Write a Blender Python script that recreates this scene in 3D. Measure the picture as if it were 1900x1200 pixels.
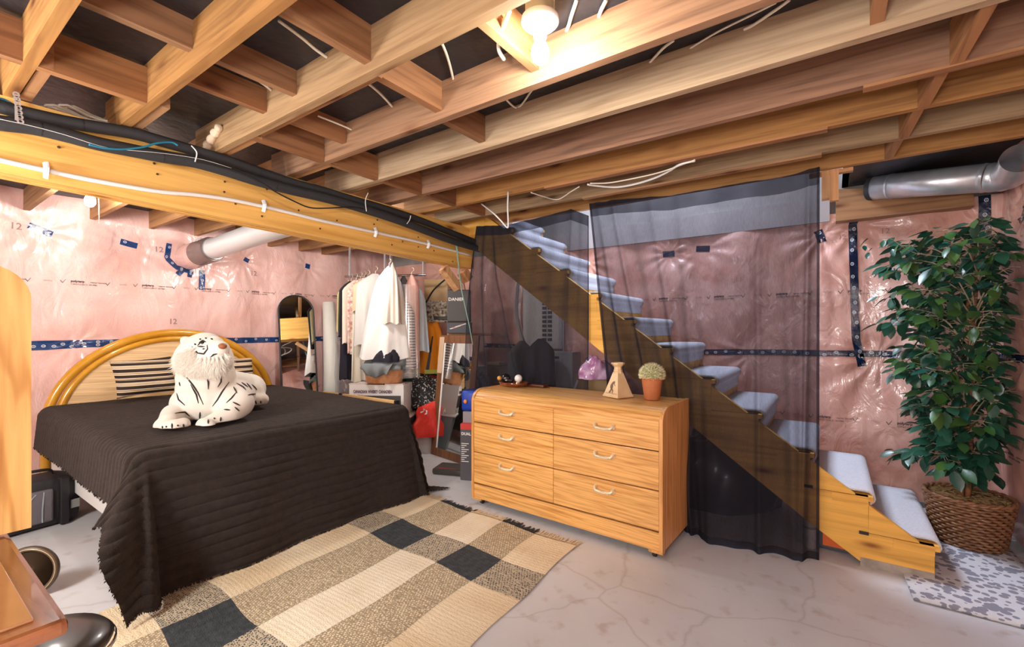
import bpy, bmesh, math, random
from math import sin, cos, pi, radians, hypot, sqrt, exp, atan2
from mathutils import Vector, Matrix, noise
from mathutils.bvhtree import BVHTree
random.seed(7)
S = bpy.context.scene
COL = S.collection
for o in list(bpy.data.objects): bpy.data.objects.remove(o)

# ------------------------------------------------------------ camera, world, lights, exposure
FPX, CX, CY, H = 845.0, 950.0, 614.0, 1.35
YAW = atan2(595, 845)
cam_d = bpy.data.cameras.new('camera'); cam = bpy.data.objects.new('camera', cam_d); COL.objects.link(cam)
cam.location = (0, 0, H); cam.rotation_euler = (pi/2, 0, YAW)
cam_d.sensor_width = 36; cam_d.lens = 36*FPX/1900; cam_d.shift_y = (CY-600)/1900; cam_d.clip_start = .02
S.camera = cam
W = bpy.data.worlds.new('world'); S.world = W; W.use_nodes = True
W.node_tree.nodes['Background'].inputs[0].default_value = (.9, .93, 1, 1)
W.node_tree.nodes['Background'].inputs[1].default_value = .15
S.view_settings.view_transform = 'Standard'; S.view_settings.look = 'None'
S.view_settings.exposure = 0.95; S.view_settings.gamma = 1.0; S.view_settings.use_curve_mapping = False
S.display_settings.display_device = 'sRGB'

def lamp(name, kind, loc, energy, col, size=.05, rot=(0, 0, 0), sy=None):
    d = bpy.data.lights.new(name, kind); d.energy = energy; d.color = col
    if kind == 'AREA':
        d.size = size
        if sy: d.shape = 'RECTANGLE'; d.size_y = sy
    else: d.shadow_soft_size = size
    o = bpy.data.objects.new(name, d); o.location = loc; o.rotation_euler = rot; COL.objects.link(o); return o
lamp('fill_behind_camera', 'POINT', (-.25, -.8, 1.42), 70, (1, .985, .97), .22)  # unseen fill light, added to brighten the room and the joist undersides
lamp('fill_behind_left', 'POINT', (-2.5, -.85, 1.70), 100, (1, .985, .97), .25)  # second added fill, out of view on the left, lifts the clothes corner
lamp('daylight_from_upstairs', 'AREA', (-1.3, 3.95, 3.45), 60, (.72, .82, 1), 1.0, (0, 0, 0), .9)
lamp('fill_behind_beam', 'POINT', (-3.75, 2.45, 2.27), 26, (1, .96, .92), .06)  # invented fill light hidden by the beam, brightens the hanging clothes
BULB_E, BULB2_E = 230, 300

# ------------------------------------------------------------ pixel helpers (a point of the photo on a real plane)
ca, sa = cos(YAW), sin(YAW)
def ray(px, py):
    r = (px-CX)/FPX; u = (CY-py)/FPX
    return Vector((ca*r-sa, sa*r+ca, u))
def PZ(px, py, z=0.):
    d = ray(px, py); return Vector((0, 0, H))+d*((z-H)/d.z)
def PX(px, py, x):
    d = ray(px, py); return Vector((0, 0, H))+d*(x/d.x)
def PY(px, py, y):
    d = ray(px, py); return Vector((0, 0, H))+d*(y/d.y)
def PD(px, py, dep):
    return Vector((0, 0, H))+ray(px, py)*dep
RGT = Vector((ca, sa, 0)); FWD = Vector((-sa, ca, 0)); UP = Vector((0, 0, 1))

# ------------------------------------------------------------ materials
def _nt(name):
    m = bpy.data.materials.new(name); m.use_nodes = True; nt = m.node_tree
    return m, nt, nt.nodes['Principled BSDF']
def N(nt, t, **k):
    n = nt.nodes.new(t)
    for a, v in k.items():
        if a.startswith('i_'): n.inputs[a[2:].replace('_', ' ')].default_value = v
        else: setattr(n, a, v)
    return n
def c4(c): return (c[0], c[1], c[2], 1)
def mix(nt, fac, a, b, mode='MIX'):
    n = nt.nodes.new('ShaderNodeMix'); n.data_type = 'RGBA'; n.blend_type = mode
    for s, v in ((0, fac), (6, a), (7, b)):
        if hasattr(v, 'type') and hasattr(v, 'is_output'): nt.links.new(v, n.inputs[s])
        elif isinstance(v, (int, float)): n.inputs[s].default_value = v
        else: n.inputs[s].default_value = c4(v)
    return n.outputs[2]
def mapped(nt, scale=(1, 1, 1), rnd=False, rot=(0, 0, 0)):
    tc = N(nt, 'ShaderNodeTexCoord'); mp = N(nt, 'ShaderNodeMapping'); mp.inputs['Scale'].default_value = scale
    mp.inputs['Rotation'].default_value = rot
    nt.links.new(tc.outputs['Object'], mp.inputs['Vector'])
    if rnd:
        oi = N(nt, 'ShaderNodeObjectInfo'); m = N(nt, 'ShaderNodeMath', operation='MULTIPLY'); m.inputs[1].default_value = 37
        nt.links.new(oi.outputs['Random'], m.inputs[0]); cb = N(nt, 'ShaderNodeCombineXYZ')
        for i in range(3): nt.links.new(m.outputs[0], cb.inputs[i])
        nt.links.new(cb.outputs[0], mp.inputs['Location'])
    return mp.outputs['Vector']
def ramp(nt, src, stops):
    r = N(nt, 'ShaderNodeValToRGB'); e = r.color_ramp.elements
    e[0].position, e[0].color = stops[0][0], c4(stops[0][1]); e[1].position, e[1].color = stops[-1][0], c4(stops[-1][1])
    for p, c in stops[1:-1]: x = e.new(p); x.color = c4(c)
    nt.links.new(src, r.inputs[0]); return r.outputs[0]
def bump(nt, b, src, strength, dist=.01):
    n = N(nt, 'ShaderNodeBump'); n.inputs['Strength'].default_value = strength; n.inputs['Distance'].default_value = dist
    nt.links.new(src, n.inputs['Height']); nt.links.new(n.outputs[0], b.inputs['Normal'])
def mat(name, col, rough=.6, metal=0., col2=None, ns=8., bs=None, bst=.3, coat=0., sheen=0., emis=0., spec=.5, scale=(1, 1, 1), trans=0., alpha=1., bd=.01):
    m, nt, b = _nt(name)
    b.inputs['Base Color'].default_value = c4(col); b.inputs['Roughness'].default_value = rough
    b.inputs['Metallic'].default_value = metal; b.inputs['Specular IOR Level'].default_value = spec
    b.inputs['Coat Weight'].default_value = coat; b.inputs['Coat Roughness'].default_value = .12
    b.inputs['Sheen Weight'].default_value = sheen; b.inputs['Transmission Weight'].default_value = trans; b.inputs['Alpha'].default_value = alpha
    if emis: b.inputs['Emission Color'].default_value = c4(col); b.inputs['Emission Strength'].default_value = emis
    v = None
    if col2 or bs: v = mapped(nt, scale)
    if col2:
        n = N(nt, 'ShaderNodeTexNoise', i_Scale=ns, i_Detail=4.); nt.links.new(v, n.inputs['Vector'])
        nt.links.new(ramp(nt, n.outputs['Fac'], [(.35, col), (.65, col2)]), b.inputs['Base Color'])
    if bs:
        n = N(nt, 'ShaderNodeTexNoise', i_Scale=bs, i_Detail=3.); nt.links.new(v, n.inputs['Vector']); bump(nt, b, n.outputs['Fac'], bst, bd)
    return m
def wood(name, c1, c2, grain='X', rough=.6, knots=True, fine=1., var=.25, coat=0., rings=0.):
    m, nt, b = _nt(name)
    s = {'X': (1.1, 22, 22), 'Y': (22, 1.1, 22), 'Z': (22, 22, 1.1)}[grain]
    v = mapped(nt, tuple(k*fine for k in s), True)
    n = N(nt, 'ShaderNodeTexNoise', i_Scale=1.6, i_Detail=6., i_Distortion=.5); nt.links.new(v, n.inputs['Vector'])
    col = ramp(nt, n.outputs['Fac'], [(.3, c2), (.5, c1), (.72, [min(1, k*1.18) for k in c1])])
    if rings:
        g = {'X': (.35, 3, 7), 'Y': (3, .35, 7), 'Z': (3, 3, .35)}[grain]
        v2 = mapped(nt, g, True)
        wv = N(nt, 'ShaderNodeTexWave', wave_type='BANDS', bands_direction='DIAGONAL', i_Scale=3.6, i_Distortion=9., i_Detail=2.); wv.inputs['Detail Scale'].default_value = 1.2
        nt.links.new(v2, wv.inputs['Vector'])
        col = mix(nt, rings, col, mix(nt, 1., col, ramp(nt, wv.outputs['Fac'], [(.0, (.66, .54, .40)), (.28, (.92, .88, .82)), (1, (1.0, 1.0, 1.0))]), 'MULTIPLY'))
    if knots:
        k = {'X': (2.2, 7, 7), 'Y': (7, 2.2, 7), 'Z': (7, 7, 2.2)}[grain]
        v3 = mapped(nt, k, True)
        vo = N(nt, 'ShaderNodeTexVoronoi', i_Scale=1.); nt.links.new(v3, vo.inputs['Vector'])
        col = mix(nt, 1., col, ramp(nt, vo.outputs['Distance'], [(.05, (.35, .22, .15)), (.13, (.8, .72, .66)), (.22, (1, 1, 1))]), 'MULTIPLY')
    if var:
        oi = N(nt, 'ShaderNodeObjectInfo')
        col = mix(nt, 1., col, ramp(nt, oi.outputs['Random'], [(0, (1-var*1.5, 1-var*1.5, 1-var*1.3)), (.25, (1-var*.3, 1-var, 1-var*1.6)), (.5, (1-var*.8, 1-var*.6, 1-var*.2)), (.75, (1, 1-var*.35, 1-var*.9)), (1, (1, 1, 1))]), 'MULTIPLY')
    nt.links.new(col, b.inputs['Base Color']); b.inputs['Roughness'].default_value = rough
    b.inputs['Coat Weight'].default_value = coat
    bump(nt, b, n.outputs['Fac'], .12, .004)
    return m
def stripes(name, cols, axis, freq, rough=.8, dist=0.):
    """printed fabric of parallel stripes; cols = constant ramp stops"""
    m, nt, b = _nt(name)
    v = mapped(nt)
    sp = N(nt, 'ShaderNodeSeparateXYZ'); nt.links.new(v, sp.inputs[0])
    mu = N(nt, 'ShaderNodeMath', operation='MULTIPLY'); mu.inputs[1].default_value = freq; nt.links.new(sp.outputs[axis], mu.inputs[0])
    ad = N(nt, 'ShaderNodeMath', operation='ADD'); ad.inputs[1].default_value = 50; nt.links.new(mu.outputs[0], ad.inputs[0])
    fr = N(nt, 'ShaderNodeMath', operation='FRACT'); nt.links.new(ad.outputs[0], fr.inputs[0])
    r = N(nt, 'ShaderNodeValToRGB'); r.color_ramp.interpolation = 'CONSTANT'; e = r.color_ramp.elements
    e[0].position, e[0].color = cols[0][0], c4(cols[0][1]); e[1].position, e[1].color = cols[1][0], c4(cols[1][1])
    for p, c in cols[2:]: x = e.new(p); x.color = c4(c)
    nt.links.new(fr.outputs[0], r.inputs[0]); nt.links.new(r.outputs[0], b.inputs['Base Color']); b.inputs['Roughness'].default_value = rough
    return m

M = {}
M['spruce'] = wood('spruce_lumber', (.42, .225, .10), (.27, .13, .055), 'X', .7)
for _n, _a, _b in (('spruce_a', (.40, .225, .125), (.27, .14, .075)), ('spruce_b', (.50, .33, .17), (.36, .21, .10)), ('spruce_c', (.56, .42, .27), (.42, .29, .17)), ('spruce_d', (.36, .195, .115), (.22, .115, .07)), ('spruce_e', (.50, .245, .07), (.35, .155, .04)), ('spruce_f', (.38, .255, .14), (.27, .17, .09)), ('spruce_g', (.52, .25, .065), (.37, .16, .04))):
    M[_n] = wood(_n, tuple(.80*q for q in _a), tuple(.74*q for q in _b), 'X', .7, True, 1., .08, 0, .3)
M['spruceY'] = wood('spruce_blocking', (.34, .17, .075), (.21, .10, .04), 'Y', .7)
M['beam'] = wood('yellow_laminated_beam', (.84, .50, .13), (.70, .37, .075), 'Y', .6, True, .8, .08)
M['darkwood'] = wood('stained_header_board', (.36, .19, .09), (.22, .11, .05), 'X', .6)
M['post'] = wood('post_lumber', (.62, .38, .2), (.45, .25, .12), 'Z', .7)
M['stair'] = wood('yellow_stringer_lumber', (.86, .47, .085), (.66, .33, .05), 'X', .6, True, .8, .06)
M['oak'] = wood('oak_laminate_along', (.84, .47, .155), (.64, .29, .07), 'X', .38, False, 1.4, .06, .15, .55)
M['oakY'] = wood('oak_laminate_headboard', (.86, .60, .33), (.78, .51, .26), 'Y', .45, False, 1.2, .0, .1, .35)
M['oakZ'] = wood('oak_laminate_upright', (.74, .38, .13), (.54, .25, .07), 'Z', .4, False, 1.4, .04, .15, .3)
M['oakpanel'] = wood('oak_panel_upright', (.80, .47, .16), (.62, .32, .09), 'Z', .4, False, 1., .0, .1, .85)
M['honey'] = mat('honey_lacquered_rim', (.72, .36, .035), .22, col2=(.60, .27, .02), ns=5, coat=.5)
M['mahog'] = wood('glossy_mahogany', (.27, .095, .035), (.15, .045, .015), 'X', .2, False, .8, 0, .6)
M['mirrorwood'] = wood('dark_mirror_frame', (.20, .085, .035), (.12, .045, .018), 'Z', .4, False, 1, 0)
M['palepine'] = wood('pale_pine_slat', (.78, .48, .2), (.62, .35, .13), 'X', .5, False, 1, 0)
M['black'] = mat('matte_black', (.012, .012, .014), .5)
M['blackgloss'] = mat('black_gloss', (.01, .01, .012), .15, coat=.4)
M['foam'] = mat('black_pipe_foam', (.028, .030, .034), .75, bs=60, bst=.15)
M['white'] = mat('white_plastic', (.82, .82, .80), .4)
M['cable'] = mat('white_cable_jacket', (.80, .74, .62), .5)
M['blue'] = mat('blue_cable_jacket', (.01, .20, .33), .4)
M['chrome'] = mat('chrome', (.75, .75, .76), .18, 1)
M['steel'] = mat('galvanised_steel', (.74, .76, .80), .32, .7, col2=(.62, .65, .70), ns=14)
M['duct'] = mat('painted_duct', (.72, .72, .73), .3, .3)
M['brass'] = mat('antique_brass_pull', (.84, .72, .50), .3, .3)
M['ceramic'] = mat('white_porcelain', (.88, .87, .84), .25)
M['board'] = mat('grey_junction_box', (.5, .47, .36), .6)
M['bulb'] = mat('lit_bulb', (1, .95, .86), .3, emis=BULB_E)
M['bulb2'] = mat('lit_bulb_far', (1, .95, .88), .3, emis=BULB2_E)
M['paper'] = mat('black_building_paper', (.010, .010, .014), .45, col2=(.030, .029, .036), ns=2.2, bs=7, bst=.5, bd=.03)
M['carpet'] = mat('white_stair_carpet', (.74, .75, .80), .95, bs=220, bst=.6, col2=(.64, .65, .71), ns=90, sheen=.2)
M['rope'] = mat('green_twine', (.25, .45, .36), .7)
M['hoop'] = mat('grey_plaster', (.42, .40, .40), .8, col2=(.34, .32, .32), ns=3)
M['footing'] = mat('concrete_footing', (.46, .40, .34), .85, col2=(.3, .27, .24), ns=14, bs=30)
M['plaster'] = mat('stairwell_plaster', (.34, .31, .29), .8, col2=(.28, .26, .25), ns=5)

def concrete():
    m, nt, b = _nt('painted_concrete_floor')
    v = mapped(nt)
    n = N(nt, 'ShaderNodeTexNoise', i_Scale=2.2, i_Detail=8.); nt.links.new(v, n.inputs['Vector'])
    col = ramp(nt, n.outputs['Fac'], [(.3, (.60, .60, .62)), (.5, (.66, .665, .69)), (.7, (.70, .71, .735))])
    vo = N(nt, 'ShaderNodeTexVoronoi', feature='DISTANCE_TO_EDGE', i_Scale=.8)
    n2 = N(nt, 'ShaderNodeTexNoise', i_Scale=3., i_Detail=6.); nt.links.new(v, n2.inputs['Vector'])
    mv = mix(nt, .16, v, n2.outputs['Color'])
    nt.links.new(mv, vo.inputs['Vector'])
    col = mix(nt, 1., col, ramp(nt, vo.outputs['Distance'], [(.0, (.84, .80, .77)), (.006, (1, 1, 1))]), 'MULTIPLY')
    n3 = N(nt, 'ShaderNodeTexNoise', i_Scale=9., i_Detail=5.); nt.links.new(v, n3.inputs['Vector'])
    col = mix(nt, 1., col, ramp(nt, n3.outputs['Fac'], [(.28, (.82, .76, .70)), (.42, (1, 1, 1))]), 'MULTIPLY')
    nt.links.new(col, b.inputs['Base Color']); b.inputs['Roughness'].default_value = .42
    bump(nt, b, n3.outputs['Fac'], .08, .01)
    return m
M['concrete'] = concrete()

def poly(name, c1, c2, veil):
    """pink batts under a clear glossy sheet"""
    m, nt, b = _nt(name)
    v = mapped(nt)
    n = N(nt, 'ShaderNodeTexNoise', i_Scale=2.6, i_Detail=6., i_Distortion=.6); nt.links.new(v, n.inputs['Vector'])
    col = ramp(nt, n.outputs['Fac'], [(.32, c2), (.62, c1)])
    n5 = N(nt, 'ShaderNodeTexNoise', i_Scale=55., i_Detail=3.); nt.links.new(v, n5.inputs['Vector'])
    col = mix(nt, .12, col, n5.outputs['Color'], 'OVERLAY')
    nt.links.new(col, b.inputs['Base Color'])
    b.inputs['Roughness'].default_value = .42; b.inputs['Coat Weight'].default_value = veil; b.inputs['Coat Roughness'].default_value = .13
    b.inputs['Specular IOR Level'].default_value = .75
    v2 = mapped(nt, (1.4, 1.4, .8)); n2 = N(nt, 'ShaderNodeTexNoise', i_Scale=5., i_Detail=5., i_Distortion=1.2); nt.links.new(v2, n2.inputs['Vector'])
    v3 = mapped(nt, (3.2, 3.2, .9), rot=(.3, 0, .2)); n3 = N(nt, 'ShaderNodeTexNoise', noise_type='RIDGED_MULTIFRACTAL', i_Scale=2.2, i_Detail=4.) ; nt.links.new(v3, n3.inputs['Vector'])
    ad = N(nt, 'ShaderNodeMath', operation='MULTIPLY_ADD'); ad.inputs[1].default_value = .22
    nt.links.new(n3.outputs['Fac'], ad.inputs[0]); nt.links.new(n2.outputs['Fac'], ad.inputs[2])
    bp = N(nt, 'ShaderNodeBump'); bp.inputs['Strength'].default_value = .42; bp.inputs['Distance'].default_value = .03
    nt.links.new(ad.outputs[0], bp.inputs['Height'])
    nt.links.new(bp.outputs[0], b.inputs['Normal']); nt.links.new(bp.outputs[0], b.inputs['Coat Normal'])
    return m
M['polyL'] = poly('poly_over_pink_batts_left', (.82, .55, .51), (.76, .44, .39), .7)
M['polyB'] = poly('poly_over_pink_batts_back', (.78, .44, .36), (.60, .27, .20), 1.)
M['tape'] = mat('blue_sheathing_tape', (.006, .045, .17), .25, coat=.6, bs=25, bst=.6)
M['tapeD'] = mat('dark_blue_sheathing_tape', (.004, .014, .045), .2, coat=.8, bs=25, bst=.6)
M['tapelogo'] = mat('white_tape_print', (.75, .78, .82), .4)
M['ink'] = mat('printed_ink', (.10, .06, .06), .6)
M['inkpale'] = mat('pale_printed_ink', (.36, .22, .20), .6)

def sheer():
    m = bpy.data.materials.new('sheer_black_voile'); m.use_nodes = True; nt = m.node_tree; nt.nodes.clear()
    out = nt.nodes.new('ShaderNodeOutputMaterial')
    tr = nt.nodes.new('ShaderNodeBsdfTransparent'); tr.inputs[0].default_value = (.82, .82, .88, 1)
    df = nt.nodes.new('ShaderNodeBsdfDiffuse'); df.inputs[0].default_value = (.026, .026, .034, 1)
    mx = nt.nodes.new('ShaderNodeMixShader')
    lw = nt.nodes.new('ShaderNodeLayerWeight'); lw.inputs['Blend'].default_value = .35
    v = mapped(nt, (1, 1, 1)); n = N(nt, 'ShaderNodeTexNoise', i_Scale=3.5, i_Detail=2.); nt.links.new(v, n.inputs['Vector'])
    v2 = mapped(nt, (160, 160, 30)); n2 = N(nt, 'ShaderNodeTexNoise', i_Scale=1., i_Detail=1.); nt.links.new(v2, n2.inputs['Vector'])
    a = N(nt, 'ShaderNodeMapRange'); a.inputs['To Min'].default_value = .50; a.inputs['To Max'].default_value = .74; nt.links.new(n.outputs['Fac'], a.inputs['Value'])
    a2 = N(nt, 'ShaderNodeMath', operation='MULTIPLY_ADD'); a2.inputs[1].default_value = .14; nt.links.new(n2.outputs['Fac'], a2.inputs[0]); nt.links.new(a.outputs[0], a2.inputs[2])
    a3 = N(nt, 'ShaderNodeMath', operation='MULTIPLY_ADD', use_clamp=True); a3.inputs[1].default_value = .45
    nt.links.new(lw.outputs['Facing'], a3.inputs[0]); nt.links.new(a2.outputs[0], a3.inputs[2])
    sb = N(nt, 'ShaderNodeMath', operation='SUBTRACT', use_clamp=True); sb.inputs[1].default_value = .08; nt.links.new(a3.outputs[0], sb.inputs[0])
    nt.links.new(sb.outputs[0], mx.inputs[0]); nt.links.new(tr.outputs[0], mx.inputs[1]); nt.links.new(df.outputs[0], mx.inputs[2])
    nt.links.new(mx.outputs[0], out.inputs[0]); return m
M['sheer'] = sheer()
def clearplastic():
    m = bpy.data.materials.new('clear_garment_plastic'); m.use_nodes = True; nt = m.node_tree; nt.nodes.clear()
    out = nt.nodes.new('ShaderNodeOutputMaterial'); tr = nt.nodes.new('ShaderNodeBsdfTransparent')
    gl = nt.nodes.new('ShaderNodeBsdfGlossy'); gl.inputs['Roughness'].default_value = .15
    df = nt.nodes.new('ShaderNodeBsdfDiffuse'); df.inputs[0].default_value = (.7, .7, .7, 1)
    m1 = nt.nodes.new('ShaderNodeMixShader'); m1.inputs[0].default_value = .6; nt.links.new(gl.outputs[0], m1.inputs[1]); nt.links.new(df.outputs[0], m1.inputs[2])
    mx = nt.nodes.new('ShaderNodeMixShader'); mx.inputs[0].default_value = .3
    nt.links.new(tr.outputs[0], mx.inputs[1]); nt.links.new(m1.outputs[0], mx.inputs[2]); nt.links.new(mx.outputs[0], out.inputs[0]); return m
M['clear'] = clearplastic()

# ------------------------------------------------------------ mesh building
class MB:
    def __init__(s): s.v = []; s.f = []; s.m = []; s.mi = 0
    def add(s, vs, fs):
        b = len(s.v); s.v += [tuple(p) for p in vs]
        for f in fs: s.f.append([b+i for i in f]); s.m.append(s.mi)
        return s
    def box(s, x0, x1, y0, y1, z0, z1, T=None):
        vs = [Vector((x, y, z)) for z in (z0, z1) for y in (y0, y1) for x in (x0, x1)]
        if T: vs = [T @ p for p in vs]
        return s.add(vs, [(0, 2, 3, 1), (4, 5, 7, 6), (0, 1, 5, 4), (2, 6, 7, 3), (0, 4, 6, 2), (1, 3, 7, 5)])
    def rbox(s, x0, x1, y0, y1, z0, z1, r=.01, T=None):
        """box with chamfered edges"""
        bm = bmesh.new(); bmesh.ops.create_cube(bm, size=1)
        for p in bm.verts: p.co = Vector((x0+(x1-x0)*(p.co.x+.5), y0+(y1-y0)*(p.co.y+.5), z0+(z1-z0)*(p.co.z+.5)))
        r = min(r, .45*min(x1-x0, y1-y0, z1-z0))
        bmesh.ops.bevel(bm, geom=list(bm.edges), offset=r, segments=2, affect='EDGES', profile=.6)
        bm.verts.ensure_lookup_table(); bm.verts.index_update()
        vs = [T @ p.co if T else p.co.copy() for p in bm.verts]; fs = [[q.index for q in f.verts] for f in bm.faces]; bm.free()
        return s.add(vs, fs)
    def prism(s, poly, fn0, fn1):
        """poly 2d points -> two caps through fn0, fn1"""
        n = len(poly); vs = [fn0(*p) for p in poly]+[fn1(*p) for p in poly]
        return s.add(vs, [tuple(range(n))[::-1], tuple(range(n, 2*n))]+[(i, (i+1) % n, n+(i+1) % n, n+i) for i in range(n)])
    def tube(s, pts, r, n=8, caps=True, closed=False, flat=1.):
        pts = [Vector(p) for p in pts]; k = len(pts); vs = []
        rr = r if callable(r) else (lambda t: r)
        prev = None
        for i, p in enumerate(pts):
            a = pts[(i-1) % k] if (closed or i > 0) else p; b = pts[(i+1) % k] if (closed or i < k-1) else p
            t = (b-a).normalized() if (b-a).length > 1e-9 else Vector((0, 0, 1))
            if prev is None: u = t.orthogonal().normalized()
            else:
                u = prev-t*prev.dot(t); u = u.normalized() if u.length > 1e-6 else t.orthogonal().normalized()
            prev = u; w = t.cross(u); q = rr(i/max(1, k-1))
            for j in range(n): an = 2*pi*j/n; vs.append(p+u*(cos(an)*q)+w*(sin(an)*q*flat))
        fs = []
        for i in range(k if closed else k-1):
            a = i*n; b = ((i+1) % k)*n
            for j in range(n): fs.append((a+j, a+(j+1) % n, b+(j+1) % n, b+j))
        if caps and not closed: fs += [tuple(range(n))[::-1], tuple(range((k-1)*n, k*n))]
        return s.add(vs, fs)
    def lathe(s, prof, c=(0, 0, 0), n=24, T=None, cap=True, sx=1., sy=1.):
        c = Vector(c); vs = []
        for r, z in prof:
            for j in range(n):
                a = 2*pi*j/n; p = Vector((r*cos(a)*sx, r*sin(a)*sy, z)); vs.append((T @ p if T else p)+c)
        fs = []
        for i in range(len(prof)-1):
            for j in range(n): fs.append((i*n+j, i*n+(j+1) % n, (i+1)*n+(j+1) % n, (i+1)*n+j))
        if cap: fs += [tuple(range(n))[::-1], tuple(range((len(prof)-1)*n, len(prof)*n))]
        return s.add(vs, fs)
    def ball(s, c, r, n=14, m=9, T=None):
        rx, ry, rz = r if hasattr(r, '__len__') else (r, r, r); prof = []; vs = []; c = Vector(c)
        for i in range(m+1):
            th = -pi/2+pi*i/m; rr = max(cos(th), .001)
            for j in range(n):
                a = 2*pi*j/n; p = Vector((rr*cos(a)*rx, rr*sin(a)*ry, sin(th)*rz)); vs.append((T @ p if T else p)+c)
        fs = [(i*n+j, i*n+(j+1) % n, (i+1)*n+(j+1) % n, (i+1)*n+j) for i in range(m) for j in range(n)]
        return s.add(vs, fs)
    def grid(s, fn, nu, nv, cu=False):
        vs = [fn(i/nu, j/nv) for j in range(nv+1) for i in range(nu+1)]
        return s.add(vs, [(j*(nu+1)+i, j*(nu+1)+i+1, (j+1)*(nu+1)+i+1, (j+1)*(nu+1)+i) for j in range(nv) for i in range(nu)])
    def build(s, name, mats, parent=None, smooth=False, local=False, solid=0.):
        me = bpy.data.meshes.new(name)
        vs = s.v
        if parent is not None and not local:
            inv = rootmat(parent).inverted(); vs = [tuple(inv @ Vector(p)) for p in vs]
        me.from_pydata(vs, [], s.f); me.validate()
        if not hasattr(mats, '__len__'): mats = [mats]
        for mm in mats: me.materials.append(mm)
        if len(mats) > 1 and len(me.polygons) == len(s.m): me.polygons.foreach_set('material_index', s.m)
        if smooth:
            if smooth is True: me.shade_smooth()
            else:
                me.shade_smooth()
                try: me.set_sharp_from_angle(angle=radians(smooth))
                except Exception: pass
        me.update()
        o = bpy.data.objects.new(name, me); COL.objects.link(o)
        if solid:
            md = o.modifiers.new('thickness', 'SOLIDIFY'); md.thickness = solid; md.offset = 0
        if parent is not None: o.parent = parent
        return o
def rootmat(o):
    while o.parent is not None: o = o.parent
    return Matrix.Translation(o.location) @ o.rotation_euler.to_matrix().to_4x4()
def tag(o, label=None, cat=None, group=None, kind=None):
    if label: o['label'] = label
    if cat: o['category'] = cat
    if group: o['group'] = group
    if kind: o['kind'] = kind
    return o
def thing(name, label, cat, loc=(0, 0, 0), rotz=0, group=None):
    o = bpy.data.objects.new(name, None); COL.objects.link(o); o.location = loc; o.rotation_euler = (0, 0, rotz); o.empty_display_size = .1
    return tag(o, label, cat, group)
def struct(name, mb, m, **k): return tag(mb.build(name, m, **k), kind='structure')
def fin(o):
    """consistent outward normals"""
    bm = bmesh.new(); bm.from_mesh(o.data); bmesh.ops.recalc_face_normals(bm, faces=bm.faces); bm.to_mesh(o.data); bm.free(); return o
def text_geo(body, size, depth=.0006, bold=0., align='LEFT', res=2):
    cu = bpy.data.curves.new('txt', 'FONT'); cu.body = body; cu.size = size; cu.extrude = depth; cu.offset = bold; cu.align_x = align; cu.resolution_u = res
    ob = bpy.data.objects.new('txt', cu); COL.objects.link(ob)
    dg = bpy.context.evaluated_depsgraph_get(); me = bpy.data.meshes.new_from_object(ob.evaluated_get(dg))
    vs = [v.co.copy() for v in me.vertices]; fs = [list(p.vertices) for p in me.polygons]
    bpy.data.objects.remove(ob); bpy.data.curves.remove(cu); bpy.data.meshes.remove(me); return vs, fs
def add_text(mb, body, size, fn, depth=.0006, bold=0., align='LEFT'):
    """fn(x, y, z) maps text plane coords to world"""
    vs, fs = text_geo(body, size, depth, bold, align); mb.add([fn(p.x, p.y, p.z) for p in vs], fs); return mb
def nz(x, y, z, f=1.): return noise.noise(Vector((x*f, y*f, z*f)))
def smooth_path(pts, k=6):
    pts = [Vector(p) for p in pts]; out = []
    for i in range(len(pts)-1):
        p0 = pts[max(0, i-1)]; p1 = pts[i]; p2 = pts[i+1]; p3 = pts[min(len(pts)-1, i+2)]
        for j in range(k):
            t = j/k; out.append(.5*((2*p1)+(p2-p0)*t+(2*p0-5*p1+4*p2-p3)*t*t+(3*p1-p0-3*p2+p3)*t**3))
    return out+[pts[-1]]
# ============================================================ THE SETTING
XL, XR, YB, YF = -5.4, .966, 4.55, -2.3
ZJ, ZS = 2.328, 2.50          # underside of joists, underside of subfloor
fl = struct('floor', MB().box(XL-.3, XR+.3, YF-.2, YB+.3, -.1, 0), M['concrete'])

# ---- poly sheeting walls: bulging sheet with wrinkles that fan out from the taped spots
PINS = {'L': [(.84, 2.19), (1.42, 2.17), (2.0, 2.05), (3.2, 2.165), (2.42, 2.14), (1.05, 1.24), (4.2, 2.2)],
        'B': [(-.09, 2.14), (-1.31, 2.105), (-1.01, 2.127), (.16, 2.2), (-.6, 1.16), (.3, 1.15), (-2.2, 2.1), (-4.35, 2.15)],
        'R': [(4.11, 2.06), (4.0, 1.18), (3.2, 2.1), (2.4, 1.7)]}
def disp(side, u, z):
    """how far the sheet stands off the wall at along-wall u, height z"""
    d = .028+.016*cos((u+.1)*2*pi/.61)+.030*nz(u, z, 3, 1.1)+.012*nz(u*1.5, z, 9, 3.2)
    d += .006*abs(nz(u*2.2, z*.9, 5, 4.))
    for (pu, pz) in PINS[side]:
        du, dz = u-pu, z-pz; r = hypot(du, dz)
        if r < .75:
            a = atan2(dz, du); w = exp(-(r/.33)**2)
            d -= .032*exp(-(r/.13)**2)
            d += w*min(1, r/.08)*(.0045 if side == 'L' else .008)*(sin(a*11+pu*7+2*nz(pu, a, 2, 1.4)))*(1 if dz < .1 else .5)
    return max(.004, d)
def wallpt(side, u, z, off=0.):
    d = disp(side, u, z)+off
    if side == 'L': return Vector((XL+d, u, z))
    if side == 'B': return Vector((u, YB-d, z))
    return Vector((XR-d, u, z))
def sheet(side, u0, u1, z0, z1, nu, nv):
    mb = MB(); mb.grid(lambda a, b: wallpt(side, u0+(u1-u0)*a, z0+(z1-z0)*b), nu, nv); return mb
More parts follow.
